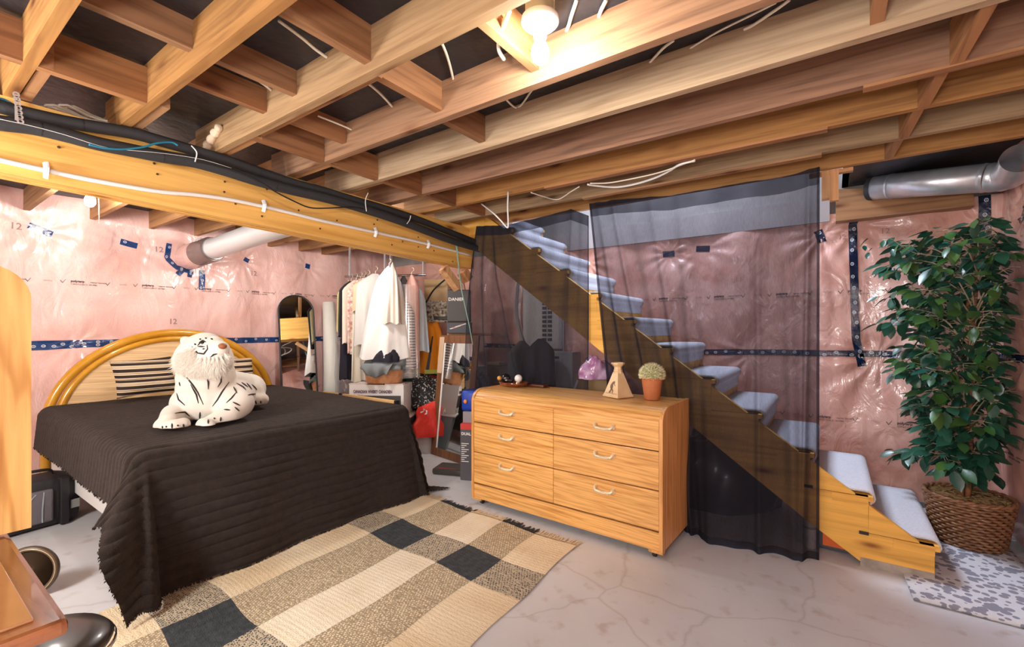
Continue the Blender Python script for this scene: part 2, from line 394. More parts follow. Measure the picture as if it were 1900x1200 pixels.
wl = struct('wall_left', sheet('L', YF, YB, 0, 2.50, 420, 150), M['polyL'], smooth=True)
wb = struct('wall_back', sheet('B', XL, XR, .07, 2.30, 400, 140), M['polyB'], smooth=True)
wr = struct('wall_right', sheet('R', YF, YB, .05, 2.50, 300, 110), M['polyB'], smooth=True)
wf = struct('wall_front', MB().box(XL, XR, YF-.1, YF, 0, 2.6), mat('plain_front_wall', (.62, .52, .47), .8))
struct('wall_outer_back', MB().box(XL-.1, XR+.1, YB+.01, YB+.12, 0, 3.7), M['plaster'])
struct('wall_outer_left', MB().box(XL-.12, XL-.01, YF, YB, 0, 2.6), M['hoop'])
struct('wall_outer_right', MB().box(XR+.01, XR+.12, YF, YB, 0, 2.6), M['hoop'])
struct('baseboard_back', MB().box(.15, XR, YB-.05, YB+.0, .035, .085).box(.15, XR, YB-.035, YB, .085, .16), mat('grey_sill_strip', (.20, .20, .22), .5))
struct('trim_1', MB().rbox(-.3, XR, YB-.15, YB, 0, .045, .01), M['footing'])

# ---- tape strips and printing on the sheets
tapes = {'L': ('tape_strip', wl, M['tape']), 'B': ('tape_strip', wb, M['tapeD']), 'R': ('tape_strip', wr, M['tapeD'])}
def ring(mb, fn, cx, cy, r, n=12):
    vs = []
    for q in (r, r*.72):
        for j in range(n): a = 2*pi*j/n; vs.append(fn(cx+q*cos(a), cy+q*.82*sin(a), .0022))
    mb.add(vs, [(j, (j+1) % n, n+(j+1) % n, n+j) for j in range(n)])
    for dx in (-.3, .12): mb.add([fn(cx+r*(dx+a), cy+r*b, .0022) for a, b in ((0, -.35), (.16, -.35), (.2, .35), (.04, .35))], [(0, 1, 2, 3)])
def tape(side, pts, w, logos=True, seed=0):
    """pts = polyline (u, z) on the wall"""
    rnd = random.Random(seed); name, par, m = tapes[side]; mb = MB()
    P = [Vector((p[0], p[1], 0)) for p in pts]; L = [0]
    for i in range(1, len(P)): L.append(L[-1]+(P[i]-P[i-1]).length)
    def at(s):
        for i in range(1, len(P)):
            if s <= L[i] or i == len(P)-1:
                t = (s-L[i-1])/max(1e-6, L[i]-L[i-1]); d = (P[i]-P[i-1]).normalized(); return P[i-1].lerp(P[i], t), d
    def fn(s, t, o=.0):
        p, d = at(s); n = Vector((-d.y, d.x, 0)); q = p+n*t; return wallpt(side, q.x, q.y, .004+o)
    n = max(2, int(L[-1]/.02))
    mb.grid(lambda a, b: fn(a*L[-1], (b-.5)*w*(1+.12*nz(a*L[-1], b, seed, 9))), n, 4)
    if logos:
        mb.mi = 1; s = .02+rnd.random()*.02
        while s < L[-1]-.01:
            ring(mb, fn, s, (rnd.random()-.5)*w*.45, min(.014, w*.28)); s += .075+rnd.random()*.05
    return mb.build(name, [m, M['tapelogo']], par)
tape('L', [(-.4, 1.236), (.9, 1.238), (1.5, 1.246), (2.4, 1.246), (3.45, 1.252), (4.0, 1.25)], .062, seed=3)
tape('L', [(-.4, 1.21), (.7, 1.21), (1.25, 1.236)], .05, seed=33)
tape('L', [(.77, 2.215), (.91, 2.165)], .055, seed=4)
tape('L', [(1.36, 2.18), (1.485, 2.155)], .055, seed=5)
tape('L', [(1.73, 2.215), (1.71, 2.07), (1.79, 1.985), (1.95, 1.955)], .045, seed=6)
tape('L', [(1.86, 1.985), (1.80, 1.915)], .05, seed=7)
tape('L', [(1.92, 1.97), (1.91, 1.90)], .045, seed=17)
tape('L', [(2.03, 1.985), (2.02, 1.78)], .055, seed=8)
tape('L', [(2.44, 2.16), (2.49, 2.135)], .045, False, seed=9)
tape('L', [(3.17, 2.17), (3.23, 2.16)], .06, False, seed=10)
tape('B', [(-1.1, 1.152), (-.4, 1.165), (.35, 1.172), (.966, 1.17)], .05, seed=12)
tape('B', [(-4.7, 1.19), (-3.9, 1.19)], .05, seed=112)
tape('B', [(-3.6, 1.17), (-2.9, 1.165)], .05, seed=113)
tape('B', [(.165, 2.29), (.13, 2.2), (.14, 1.7), (.15, 1.3), (.19, 1.07)], .055, seed=13)
tape('B', [(-.10, 2.18), (-.07, 2.08)], .06, seed=14)
tape('B', [(-1.37, 2.105), (-1.26, 2.105)], .055, False, seed=15)
tape('B', [(-1.06, 2.13), (-.94, 2.12)], .055, False, seed=16)
tape('B', [(-4.39, 2.15), (-4.32, 2.15)], .06, False, seed=26)
tape('B', [(.87, 2.30), (.875, 2.0), (.90, 1.6), (.90, 1.1)], .062, seed=19)
tape('R', [(4.15, 2.03), (4.05, 2.10)], .05, seed=20)
tape('R', [(3.3, 1.18), (4.5, 1.18)], .05, seed=21)
def wtext(side, u, z, body, size, m, slope=0., bold=0., rev=None):
    d = -1 if side == 'R' else 1
    mb = MB(); add_text(mb, body, size, lambda x, y, zz: wallpt(side, u+d*(x), z+y+slope*x, .003+zz), .0003, bold)
    return mb.build('printing', m, {'L': wl, 'B': wb, 'R': wr}[side])
def printline(side, u0, u1, z, dz=0.):
    mb = MB(); mb2 = MB(); u = u0; d = -1 if side == 'R' else 1; L = abs(u1-u0); s = 0
    while s < L:
        zz = z+dz*s/L
        f = lambda x, y, q, s=s, zz=zz: wallpt(side, u0+d*(s+x), zz+y, .003+q)
        add_text(mb, 'polytarp', .026, f, .0003, .0012)
        add_text(mb, 'vapour barrier', .018, lambda x, y, q, f=f: f(x+.125, y, q), .0003)
        add_text(mb, 'CAN/CGSB-51.34-M86', .018, lambda x, y, q, f=f: f(x, y-.024, q), .0003)
        for k in (-.05, .245):
            mb.add([f(k+a, b, 0) for a, b in ((-.016, .008), (-.012, .012), (0, -.006), (.018, .022), (.02, .019), (0, -.014))], [(0, 1, 2, 5), (5, 2, 3, 4)])
        add_text(mb2, '10/17/22', .017, lambda x, y, q, f=f: f(x+.33, y, q), .0003)
        s += .50
    par = {'L': wl, 'B': wb, 'R': wr}[side]
    mb.build('printing', M['ink'], par); mb2.build('printing', M['inkpale'], par)
printline('L', .02, 4.2, 1.762, .05); printline('L', .4, 4.2, .60, .06)
printline('B', -1.9, .9, 1.662); printline('B', -.6, .9, .645); printline('R', 4.35, 2.6, 1.66); printline('R', 4.2, 2.6, .57)
for u, z in ((.66, 2.17), (1.61, 2.12), (1.72, 1.42), (3.0, 1.5), (2.5, 1.98)): wtext('L', u, z, '12', .075, M['inkpale'], bold=.001)
wtext('B', .03, 2.09, '12', .06, M['inkpale']); wtext('B', .30, 2.1, '12', .06, M['inkpale'])

# ---- ceiling: black paper-faced subfloor, joists, blocking
cb = MB()
cb.box(XL-.1, XR+.1, YF, 3.37, ZS, ZS+.03); cb.box(.06, XR+.1, 3.37, YB+.1, ZS, ZS+.03); cb.box(XL-.1, -3.3, 3.37, YB+.1, ZS, ZS+.03)
ceil = struct('ceiling', cb, M['paper'])
J = [(-1.25, 0), (-.85, 0), (-.46, 0), (-.06, 0), (.330, 0), (.698, 0), (1.096, 0), (1.527, 0), (1.910, 0), (2.291, 0), (2.654, 0), (3.02, 0), (3.335, 0)]
def board(name, x0, x1, y0, y1, z0, z1, m, par=ceil, tw=0.):
    n = max(1, int(max(x1-x0, y1-y0)/.35)); mb = MB()
    along = 'x' if (x1-x0) >= (y1-y0) else 'y'; vs = []; fs = []; sd = random.random()*99
    for i in range(n+1):
        t = i/n; w = .003*nz(t*3, sd, 1, 1.3)+tw*(t-.5)
        e = .0015
        q = [(0+e, 0), (1-e, 0), (1, .0+e), (1, 1), (0, 1), (0, e)]
        for a, b in ((0, 0), (1, 0), (1, 1), (0, 1)):
            if along == 'x': vs.append((x0+(x1-x0)*t, y0+(y1-y0)*a+w, z0+(z1-z0)*b+(w*.6 if b == 0 else 0)))
            else: vs.append((x0+(x1-x0)*a+w, y0+(y1-y0)*t, z0+(z1-z0)*b+(w*.6 if b == 0 else 0)))
    for i in range(n):
        for j in range(4): fs.append((i*4+j, i*4+(j+1) % 4, i*4+4+(j+1) % 4, i*4+4+j))
    fs += [(0, 3, 2, 1), (n*4, n*4+1, n*4+2, n*4+3)]
    mb.add(vs, fs); return fin(mb.build(name, m, par))
for _i, (y, _) in enumerate(J):
    board('joist', -3.0, XR+.02, y, y+.038, ZJ, ZS, M['spruce_'+'eeaaeebacdefeg'[_i] if _i < 13 else 'spruce'])
    board('joist', XL+.02, -2.40, y+.042, y+.08, ZJ+.006, ZS, M['spruce'])
# doubled joist beside the second one, short packing pieces on the beam
board('joist', -2.38, -1.45, 1.136, 1.172, ZJ+.016, ZS-.02, M['spruce'])
# blocking rows between joists
for x in (-2.44,):
    for a, b in zip(J[3:-1], J[4:]):
        if a[0] == .698: continue
        board('blocking', x, x+.038, a[0]+.038, b[0], ZJ+.0, ZS-.02, M['spruceY'])
for x in (-1.97,):
    for k in (3, 4, 5): board('blocking', x, x+.036, J[k][0]+.038, J[k+1][0], ZJ+.065, ZS, M['spruceY'])
for k in (5, 6, 7): board('blocking', -1.46-.05*(k-5), -1.42-.05*(k-5), J[k][0]+.038, J[k+1][0], ZJ+.035, ZS, M['spruceY'])
for k in (5, 6): board('blocking', -2.23, -2.195, J[k][0]+.038, J[k+1][0], ZJ+.06, ZS, M['spruceY'])
for k, x in ((8, .36), (9, .315), (10, .285), (11, .25)): board('blocking', x, x+.038, J[k][0]+.038, J[k+1][0], ZJ+.0, ZS-.02, M['spruceY'], tw=-.02)
board('blocking', -.98, -.945, J[6][0]+.038, J[7][0], ZJ+.05, ZS, M['spruceY'])
board('blocking', .1, .138, J[7][0]+.038, J[8][0], ZJ+.03, ZS, M['spruceY'])
# splintered packing strips nailed under some joists
for y, x0, x1 in ((J[10][0], -1.6, -.02), (J[11][0], -1.5, -.05), (J[9][0], .1, .9)):
    board('nailed_strip', x0, x1, y-.004, y+.042, ZJ-.012, ZJ-.0005, M['spruce'])
# stair opening: upper walls of the well
struct('wall_stairwell', MB().box(XL+2.05, XR, YB-.03, YB+.005, 2.44, 3.7).box(-3.36, -3.32, 3.38, YB, 2.33, 3.7).box(.06, .10, 3.38, YB, 2.50, 3.7).box(-3.32, .06, 3.375, 3.39, 2.50, 3.7), M['plaster'])
struct('trim_2', MB().box(-3.3, -.02, YB-.05, YB-.002, 2.24, 2.44), mat('grey_rim_board', (.33, .29, .28), .8))
hb = thing('header_board', 'dark stained header board along the top of the back wall under the silver duct', 'board', (.45, 4.47, 2.3))
MB().add([(.02, 4.42, 2.235), (.80, 4.42, 2.235), (.80, 4.42, 2.37), (.02, 4.42, 2.47), (.02, 4.52, 2.235), (.80, 4.52, 2.235), (.80, 4.52, 2.37), (.02, 4.52, 2.47)],
         [(0, 1, 2, 3), (5, 4, 7, 6), (1, 5, 6, 2), (4, 0, 3, 7), (3, 2, 6, 7), (4, 5, 1, 0)]).build('board_face', M['darkwood'], hb)
MB().box(.02, .80, 4.40, 4.52, 2.215, 2.234).build('lower_lip', M['darkwood'], hb)
tp = thing('trimmer_post', 'short upright stud at the corner of the stair opening beside the curtain', 'post', (-.03, 3.42, 2.1))
MB().box(-.055, -.017, 3.375, 3.44, 2.16, 2.499).build('stud', M['post'], tp); MB().box(-.016, .03, 3.375, 3.41, 2.14, 2.327).build('stud', M['post'], tp)
MB().box(-.12, .10, 3.378, 3.42, 2.305, 2.327).build('top_plate', M['spruce'], tp)

# ---- support beam of three plies
bmn = thing('support_beam', 'long yellow laminated wooden beam carrying the joists across the room', 'beam', (-2.88, 1.0, 2.15))
def zb(y): return 2.008-.0195*(y-.3)
for i in range(3):
    x1 = -2.814-.046*i; x0 = x1-.0445; y0, y1 = -2.2, 3.36-.02*i; dz = (.0, .006, .002)[i]
    mb = MB(); mb.add([(x0, y0, zb(y0)+dz), (x1, y0, zb(y0)+dz), (x1, y1, zb(y1)+dz), (x0, y1, zb(y1)+dz), (x0, y0, ZJ-.001), (x1, y0, ZJ-.001), (x1, y1, ZJ-.001), (x0, y1, ZJ-.001)],
                      [(0, 3, 2, 1), (4, 5, 6, 7), (0, 1, 5, 4), (2, 3, 7, 6), (1, 2, 6, 5), (3, 0, 4, 7)])
    mb.build('ply', M['beam'], bmn)
sc = MB()
for px, py in ((109, 273), (286, 303), (292, 323), (417, 337), (416, 356), (495, 351), (554, 390), (625, 409), (700, 408), (694, 416), (747, 448), (776, 458), (805, 465), (776, 440), (840, 485), (437, 378), (486, 401), (594, 424), (727, 454)):
    p = PX(px, py, -2.812); sc.lathe([(.006, -.001), (.006, .002), (.003, .0025)], p, 8, T=Matrix.Rotation(pi/2, 3, 'Y'))
tag(sc.build('screw_heads', mat('rusty_screw', (.12, .06, .03), .5, .5), bmn), kind='stuff')
# angled knee blocks and twine at the beam end
kb = thing('knee_block', 'pair of short angled wood blocks under the far end of the beam', 'block', (-2.86, 3.2, 1.9))
for a, b, w in (((822, 500), (850, 535), .05), ((858, 506), (868, 520), .06)):
    p = PX(*a, -2.86); q = PX(*b, -2.86); MB().tube([p+Vector((0, 0, .015)), q], w, 4, flat=.5).build('block', M['post'], kb)
tag(MB().tube(smooth_path([PX(842, 425, -2.77), PX(848, 470, -2.78), PX(855, 530, -2.76), PX(872, 610, -2.74), PX(880, 660, -2.74)]), .004, 5).tube(smooth_path([PX(846, 425, -2.77), PX(850, 480, -2.77), PX(856, 530, -2.77)]), .003, 5).build('twine', M['rope']), 'thin green twine hanging from the pipes at the far end of the beam', 'string')

# ---- insulated pipes, conduit and wires along the beam
up = [(-30, 185), (0, 198), (120, 226), (240, 246), (300, 262), (420, 297), (480, 318), (540, 338), (600, 354), (660, 372), (720, 389), (780, 409), (840, 433), (890, 452)]
lo = [(-30, 222), (0, 228), (60, 236), (120, 250), (180, 266), (240, 278), (300, 290), (360, 300), (420, 317), (480, 336), (540, 352), (600, 366), (660, 383), (720, 402), (780, 424), (840, 447), (890, 462)]
def along(pts, x): return smooth_path([PX(a, b, x) for a, b in pts], 4)
p1 = thing('insulated_pipe', 'upper black foam-covered pipe running along the top of the beam', 'pipe', (-2.79, 1, 2.28), 0, 'foam-covered pipes along the beam')
MB().tube(along(up, -2.760), .0275, 12).build('foam_sleeve', M['foam'], p1, 50)
p2 = thing('insulated_pipe', 'lower black foam-covered pipe slung under the first along the beam', 'pipe', (-2.77, 1, 2.22), 0, 'foam-covered pipes along the beam')
MB().tube(along(lo, -2.735), .0305, 12).build('foam_sleeve', M['foam'], p2, 50)
for q, par, x, r in ((up, p1, -2.760, .0279), (lo, p2, -2.735, .0309)):
    P = along(q, x)
    for i in (9, 24, 38): MB().tube([P[i], P[i]+(P[i+1]-P[i]).normalized()*.004], r, 14).build('sleeve_joint', M['black'], par)
cd = thing('white_conduit', 'white plastic conduit clipped along the face of the beam', 'pipe', (-2.8, 1, 2.05))
MB().tube(along([(-40, 288), (0, 297), (80, 315), (150, 330), (220, 343), (300, 356), (360, 361), (420, 369), (480, 381), (540, 395), (600, 410), (696, 431), (790, 452), (878, 475)], -2.797), .011, 10).build('pipe', M['white'], cd, True)
for px, py in ((84, 316), (488, 382), (695, 431), (793, 453)):
    p = PX(px, py, -2.80); MB().tube([p+Vector((.003, 0, -.035)), p+Vector((.012, 0, -.018)), p+Vector((.021, 0, -.006)), p+Vector((.021, 0, .006)), p+Vector((.012, 0, .018)), p+Vector((.003, 0, .035))], .011, 6, flat=.25).build('clip', mat('zinc_clip', (.70, .70, .72), .3, .2), cd)
def cable(pts, r, m, label, cat='cable', name='cable', k=6, group=None): return tag(MB().tube(smooth_path(pts, k), r, 6).build(name, m, None, True), label, cat, group)
cable([PX(a, b, -2.76) for a, b in ((-20, 179), (5, 184), (18, 190), (30, 199))], .005, M['blue'], 'short end of blue cable lying on the pipes at the left edge')
cable([PX(a, b, -2.700) for a, b in ((165, 268), (185, 273), (205, 276), (230, 277), (265, 273), (290, 266), (318, 264), (330, 270))], .005, M['blue'], 'bright blue cable looped over the black pipes on the beam')
cable([PX(a, b, -2.70) for a, b in ((360, 298), (430, 315), (480, 336), (510, 355), (545, 373), (575, 385), (610, 386), (650, 384), (675, 388))], .0045, M['black'], 'thin black wire sagging below the pipes on the beam face')
cable([PX(a, b, -2.70) for a, b in ((0, 221), (60, 234), (120, 250), (200, 274), (280, 282), (330, 288), (380, 297), (430, 312))], .0012, M['white'], 'fine white string threaded along the black pipes')
for i, (a, b, c, lb) in enumerate((((30, 175), (38, 195), (38, 225), 'perforated metal hanger strap holding the black pipes at the left'), ((355, 270), (365, 283), (362, 300), 'white tie looped round the black pipes below the second joist'), ((683, 358), (678, 372), (680, 392), 'white tie wire hanging the pipes halfway along the beam'), ((762, 400), (760, 408), (755, 415), 'short white tie wire near the far end of the pipes'))):
    mb = MB(); P = [PX(*q, -2.70+.004*i) for q in (a, b, c)]
    if i == 0:
        for j in range(7):
            q = P[0].lerp(P[2], j/6); mb.lathe([(.011, -.0012), (.011, .0012), (.005, .0012), (.005, -.0012), (.011, -.0012)], q, 10, T=Matrix.Rotation(pi/2, 3, 'Y'), cap=False)
        mb.box(P[0].x-.001, P[0].x+.001, P[0].y-.004, P[0].y+.004, P[2].z, P[0].z)
        tag(mb.build('hanger_strap', M['steel']), lb, 'strap')
    else: tag(mb.tube(smooth_path(P), .003, 5).build('pipe_tie', M['white']), lb, 'tie')
# white cables between the joists
zc = ZS-.012
def cz(pts, r, label, z=zc, m='cable'): cable([PZ(a, b, z) for a, b in pts], r, M[m], label, group='cables between the ceiling joists')
cz([(205, 0), (250, 25), (340, 76), (480, 150), (520, 185)], .006, 'white cable crossing the black ceiling between the first joists', ZS-.02)
cz([(245, 10), (300, 45), (350, 72)], .005, 'second white cable beside it near the top edge of the frame', ZS-.02)
cz([(517, 38), (560, 70), (600, 102), (690, 160), (730, 200)], .006, 'white cable crossing the ceiling between the second and third joists', ZS-.02)
cz([(590, 215), (640, 235), (700, 262)], .005, 'white cable lying over the blocking near the beam', ZS-.05)
cz([(600, 230), (640, 248), (680, 270)], .005, 'second white cable over the blocking near the beam', ZS-.05)
cz([(820, 80), (830, 105), (840, 143), (845, 180)], .006, 'white cable running up behind the fourth joist left of the bulb')
cz([(945, 20), (930, 60), (925, 90), (935, 110)], .008, 'thick white cable looping left of the ceiling bulb', ZS-.09)
cz([(1070, 0), (1060, 30), (1055, 48), (1050, 60)], .007, 'white cable just right of the ceiling bulb')
cz([(1125, 0), (1115, 20), (1110, 35)], .007, 'white cable second to the right of the ceiling bulb')
cz([(1250, 75), (1230, 90), (1205, 117)], .006, 'short white cable slanting between the bulb joist and the next')
cz([(1465, 0), (1440, 18), (1400, 45), (1380, 55)], .006, 'pale cable slanting at the top right between two joists')
cz([(1440, 5), (1390, 30), (1330, 60), (1280, 90)], .004, 'thin reddish cable beside the pale cable at the top right')
cz([(935, 180), (960, 200), (985, 170), (1000, 150)], .005, 'pale cable below the bulb crossing a dark gap')
cable([PZ(a, b, ZJ-.012) for a, b in ((1090, 342), (1110, 345), (1145, 347), (1180, 341), (1215, 330), (1240, 318), (1262, 305), (1290, 298))], .007, M['white'], 'white cable sagging under the joists above the curtain')
cable([PZ(a, b, ZJ-.012) for a, b in ((1095, 340), (1130, 339), (1180, 330), (1230, 318), (1290, 296))], .0045, M['cable'], 'thin pale cable just above the sagging white cable')
cable([PZ(a, b, ZJ-.01) for a, b in ((985, 357), (1010, 365), (1035, 370), (1060, 355), (1075, 346))], .004, M['cable'], 'thin cable dangling in a shallow loop above the curtain')
q = PZ(943, 375, ZJ-.005); cable([PD(893, 378, 3.55), PD(915, 395, 3.22), PD(930, 410, 3.2), PD(941, 422, 3.18), PD(943, 415, 3.16), PD(942, 385, 3.17), PD(943, 355, 3.23)], .0055, M['white'], 'white cable end hanging in a sharp loop left above the curtain', k=5)
co = MB()
for k in range(7):
    P = []
    for j in range(20):
        a = 2*pi*j/20; P.append(Vector((-2.95+.02*sin(k*2), .62+k*.012+(.17+.012*sin(k*3))*cos(a), 2.352+.006*k+(.045+.004*cos(k))*sin(a)*.6)))
    co.tube([p+Vector((.05*sin(3*i*2*pi/20), 0, .0)) for i, p in enumerate(P)], .006, 5, closed=True)
tag(co.build('cable_coil', M['cable'], None, True), 'coil of white cable stuffed on top of the beam between joists', 'cable')

# ---- ceiling bulb and holder
LX, LY = -.819, 1.33
lf = thing('ceiling_light', 'bare lit bulb in a white porcelain holder between two joists', 'lamp', (LX, LY, 2.33))
MB().lathe([(.052, 2.499), (.052, 2.43), (.056, 2.425), (.056, 2.415)], (LX, LY, 0), 8).build('junction_box', M['board'], lf, 40)
MB().lathe([(.058, 2.425), (.064, 2.42), (.065, 2.405), (.055, 2.395), (.03, 2.385), (.024, 2.37), (.022, 2.352), (.001, 2.35)], (LX, LY, 0), 32).build('lamp_holder', M['ceramic'], lf, True)
MB().lathe([(.013, 2.358), (.014, 2.345), (.02, 2.335), (.029, 2.315), (.031, 2.297), (.026, 2.278), (.014, 2.267), (.001, 2.264)], (LX, LY, 0), 24).build('bulb', M['bulb'], lf, True)
MB().box(LX-.14, LX-.105, 1.16, 1.53, 2.425, 2.499).build('mounting_board', M['spruceY'], lf)
B2 = Vector((-4.36, .93, 2.285))
l2 = thing('ceiling_light', 'lit bulb with white pull string near the pink left wall behind the beam', 'lamp', B2)
MB().lathe([(.05, .17), (.052, .11), (.028, .09), (.022, .06), (.018, .045)], (0, 0, 0), 20).build('lamp_holder', M['ceramic'], l2, True, True)
MB().ball((0, 0, 0), (.032, .032, .045)).build('bulb', M['bulb2'], l2, True, True)
MB().tube([(.035, .035, .09), (.04, .04, -.03), (.04, .04, -.16)], .0035, 5).build('pull_string', M['white'], l2, False, True)
# ---- ducts
d1 = thing('air_duct', 'large silver round duct with an elbow above the artificial tree', 'duct', (.5, 4.25, 2.4))
A = Vector((.26, 4.38, 2.43)); Bq = Vector((.80, 4.07, 2.315)); r0 = .088
MB().tube([A, A.lerp(Bq, .5), Bq], r0, 28, False).build('straight_duct', M['steel'], d1, 50, solid=.002)
for t in (.16, .96): p = A.lerp(Bq, t); MB().tube([p, p+(Bq-A).normalized()*.012], r0+.003, 28).build('seam_ring', M['steel'], d1, 50)
MB().tube([A-(Bq-A).normalized()*.03, A+(Bq-A).normalized()*.002], .091, 20).build('end_collar', M['foam'], d1, 50)
dd = (Bq-A).normalized()
E1 = [Bq, Bq+dd*.06, Bq+dd*.06+Vector((.03, -.06, -.0)), Bq+dd*.06+Vector((.035, -.15, .01)), Bq+dd*.05+Vector((.035, -.26, .03))]
eb = MB(); P = smooth_path(E1, 3); eb.tube(P, lambda t: .0875+.003*(int(t*12) % 2), 28, False); eb.build('elbow', M['steel'], d1, 35)
d2 = thing('air_duct', 'pale grey duct with a dark flexible sleeve passing through the pink left wall', 'duct', (-4.9, 1.9, 2.15))
a = Vector((-5.36, 1.90, 2.10)); b = Vector((-4.1, 2.02, 2.225))
MB().tube([a, a.lerp(b, .16)], .125, 24).build('wrapped_end', M['polyL'], d2, 50)
fx = MB(); c0 = a.lerp(b, .15); c1 = a.lerp(b, .36)
fx.tube([c0.lerp(c1, i/16) for i in range(17)], lambda t: .118+.004*(int(round(t*16)) % 2), 24); fx.build('flex_sleeve', mat('grey_brown_flex_sleeve', (.16, .11, .10), .35, bs=30, coat=.5), d2, 40)
MB().tube([a.lerp(b, .35), b, b+Vector((.8, .12, .08))], .098, 28).build('duct_pipe', M['duct'], d2, 50)
MB().tube([a.lerp(b, .345), a.lerp(b, .375)], .104, 24).build('seam_ring', M['steel'], d2, 50)
MB().tube([a.lerp(b, .2)+Vector((.0, -.06, .115)), a.lerp(b, .27)+Vector((0, -.05, .115))], .03, 4, flat=.2).build('label', M['white'], d2)
ws = thing('white_rim_sheet', 'white sheet showing above the beam between two joists at the left', 'panel', (-3.12, .95, 2.34))
MB().box(-3.135, -3.12, .782, 1.09, ZJ+.001, 2.46).build('sheet', mat('white_rim_board', (.72, .68, .67), .5), ws)
# ============================================================ STAIRCASE
RI, RU, XN = .2065, .280, .447
st = thing('staircase', 'open wooden staircase with white carpeted treads rising left behind the black curtain', 'stairs', (.1, 3.8, 0))
NS = 12
def stringer(y0, y1, nm):
    pts = [(XN, 0), (XN, RI-.012)]
    for k in range(NS):
        xk = XN-RU*k; zk = RI*(k+1)-.012
        if k: pts.append((xk, zk))
        pts.append((xk-RU, zk)); 
        if k < NS-1: pts.append((xk-RU, zk+RI))
    xe = XN-RU*NS; sl = RI/RU
    out = [p for i, p in enumerate(pts) if i == 0 or p != pts[i-1]]
    out.append((xe, (.14-xe)*sl)); out.append((.14, 0))
    # as quads/triangles per step so the shape stays clean
    mb = MB()
    def slab(poly): mb.prism(poly, lambda x, z: (x, y0, z), lambda x, z: (x, y1, z))
    slab([(XN, 0), (XN, RI-.012), (XN-RU, RI-.012), (XN-RU, 0)])
    for k in range(1, NS):
        xk = XN-RU*k; zk = RI*(k+1)-.012; zt = lambda x: max(0, (.14-x)*sl)
        slab([(xk, zt(xk)), (xk, zk), (xk-RU, zk), (xk-RU, zt(xk-RU))])
    if y0 < 4:
        for k in range(1, NS):
            xk = XN-RU*k; zk = RI*k-.012
            slab([(xk, zk+.002), (xk+RU-.06, zk+.002), (xk+.002, zk+RI-.045)])
    return fin(mb.build(nm, M['stair'], st))
s1 = stringer(3.30, 3.338, 'stringer'); s2 = stringer(4.30, 4.338, 'stringer')
for k in range(0, 3):
    xk = XN-RU*k; zk = RI*(k+1)
    MB().box(xk-.17, xk+.001, 3.294, 3.3005, zk-.062, zk-.014).build('filler_block', M['stair'], st)
for px, py in ((1603, 989), (1500, 902)):
    p = PY(px, py, 3.292); MB().box(p.x-.022, p.x+.022, 3.290, 3.2995, p.z-.008, p.z+.008).build('cut_notch', M['black'], st)
MB().box(.13, XN+.0005, 3.2985, 3.339, 0, .05).build('base_shoe', M['footing'], st)
for k in range(NS):
    xk = XN-RU*k; zk = RI*(k+1)
    MB().box(xk-RU+.0, xk+.022, 3.299, 4.335, zk-.038, zk-.012).build('tread', M['stair'], st)
    if k: MB().box(xk-.018, xk, 3.34, 4.30, zk-RI, zk-.04).build('riser', M['stair'], st)
    mb = MB(); n = 22; prof = [(xk-RU+.004, zk-.012), (xk-RU+.004, zk+.0)]
    prof = [(xk-RU+.005, zk+.002), (xk-.02, zk+.002), (xk+.005, zk-.0), (xk+.022, zk-.012), (xk+.026, zk-.03), (xk+.020, zk-.046)]
    if k: prof += [(xk+.006, zk-.06), (xk+.005, zk-.135)]
    y0c = 3.342
    def cf(a, b, prof=prof, y0c=y0c):
        t = b*(len(prof)-1); i = min(int(t), len(prof)-2); f = t-i; x = prof[i][0]*(1-f)+prof[i+1][0]*f; z = prof[i][1]*(1-f)+prof[i+1][1]*f
        return Vector((x, y0c+(4.29-y0c)*a, z+.002*nz(x*3, a*4, k, 2)))
    mb.grid(cf, 12, (len(prof)-1)*2)
    o = mb.build('carpet', M['carpet'], st, True); md = o.modifiers.new('t', 'SOLIDIFY'); md.thickness = .011; md.offset = 1 if True else -1
    fin(o)

# ============================================================ CURTAINS
def curtain(name, label, tops, bots, folds, seed, y_top, y_bot, nu=140, nv=70, mid=None):
    """hangs from the joist: polylines of top and bottom edge in (x, z) world"""
    def lerp(P, t):
        s = t*(len(P)-1); i = min(int(s), len(P)-2); f = s-i; return [P[i][k]*(1-f)+P[i+1][k]*f for k in range(len(P[0]))]
    mb = MB()
    def fn(a, b):
        T = lerp(tops, a); B = lerp(bots, a); e = b**1.15
        x = T[0]*(1-b)+B[0]*b; z = T[1]*(1-b)+B[1]*b; y = T[2]*(1-b)+B[2]*b if len(T) > 2 else y_top*(1-b)+y_bot*b
        if mid: x += mid(a)*sin(pi*b)
        w = 0.
        for (c, wd, am, dr) in folds:
            cc = c+dr*b; w += am*(.25+.75*min(1, b*2.2))*exp(-((a-cc)/wd)**2)
        w += (.004+.008*b)*sin(a*46+seed+3*b)+.012*b*nz(a*5, b*1.5, seed, 1.3)
        return Vector((x, y-w, z))
    mb.grid(fn, nu, nv); root = thing(name, label, 'curtain', (T_base[0], T_base[1], 0)); o = mb.build('cloth', M['sheer'], root, True)
    hb = MB(); hb.grid(lambda a, b: fn(a, b*.045)+Vector((0, -.004, 0)), nu, 3); hb.build('top_hem', M['sheer'], root, True)
    hb = MB(); hb.grid(lambda a, b: fn(a, 1-b*.02)+Vector((0, -.004, 0)), nu, 3); hb.build('bottom_hem', M['sheer'], root, True)
    for e0, e1 in ((0, .012), (.988, 1)):
        hb = MB(); hb.grid(lambda a, b: fn(e0+(e1-e0)*a, b)+Vector((0, -.003, 0)), 3, nv); hb.build('side_hem', M['sheer'], root, True)
    return root
def w3(px, py, y): p = PY(px, py, y); return (p.x, p.z, y)
T_base = (-2.2, 3.27)
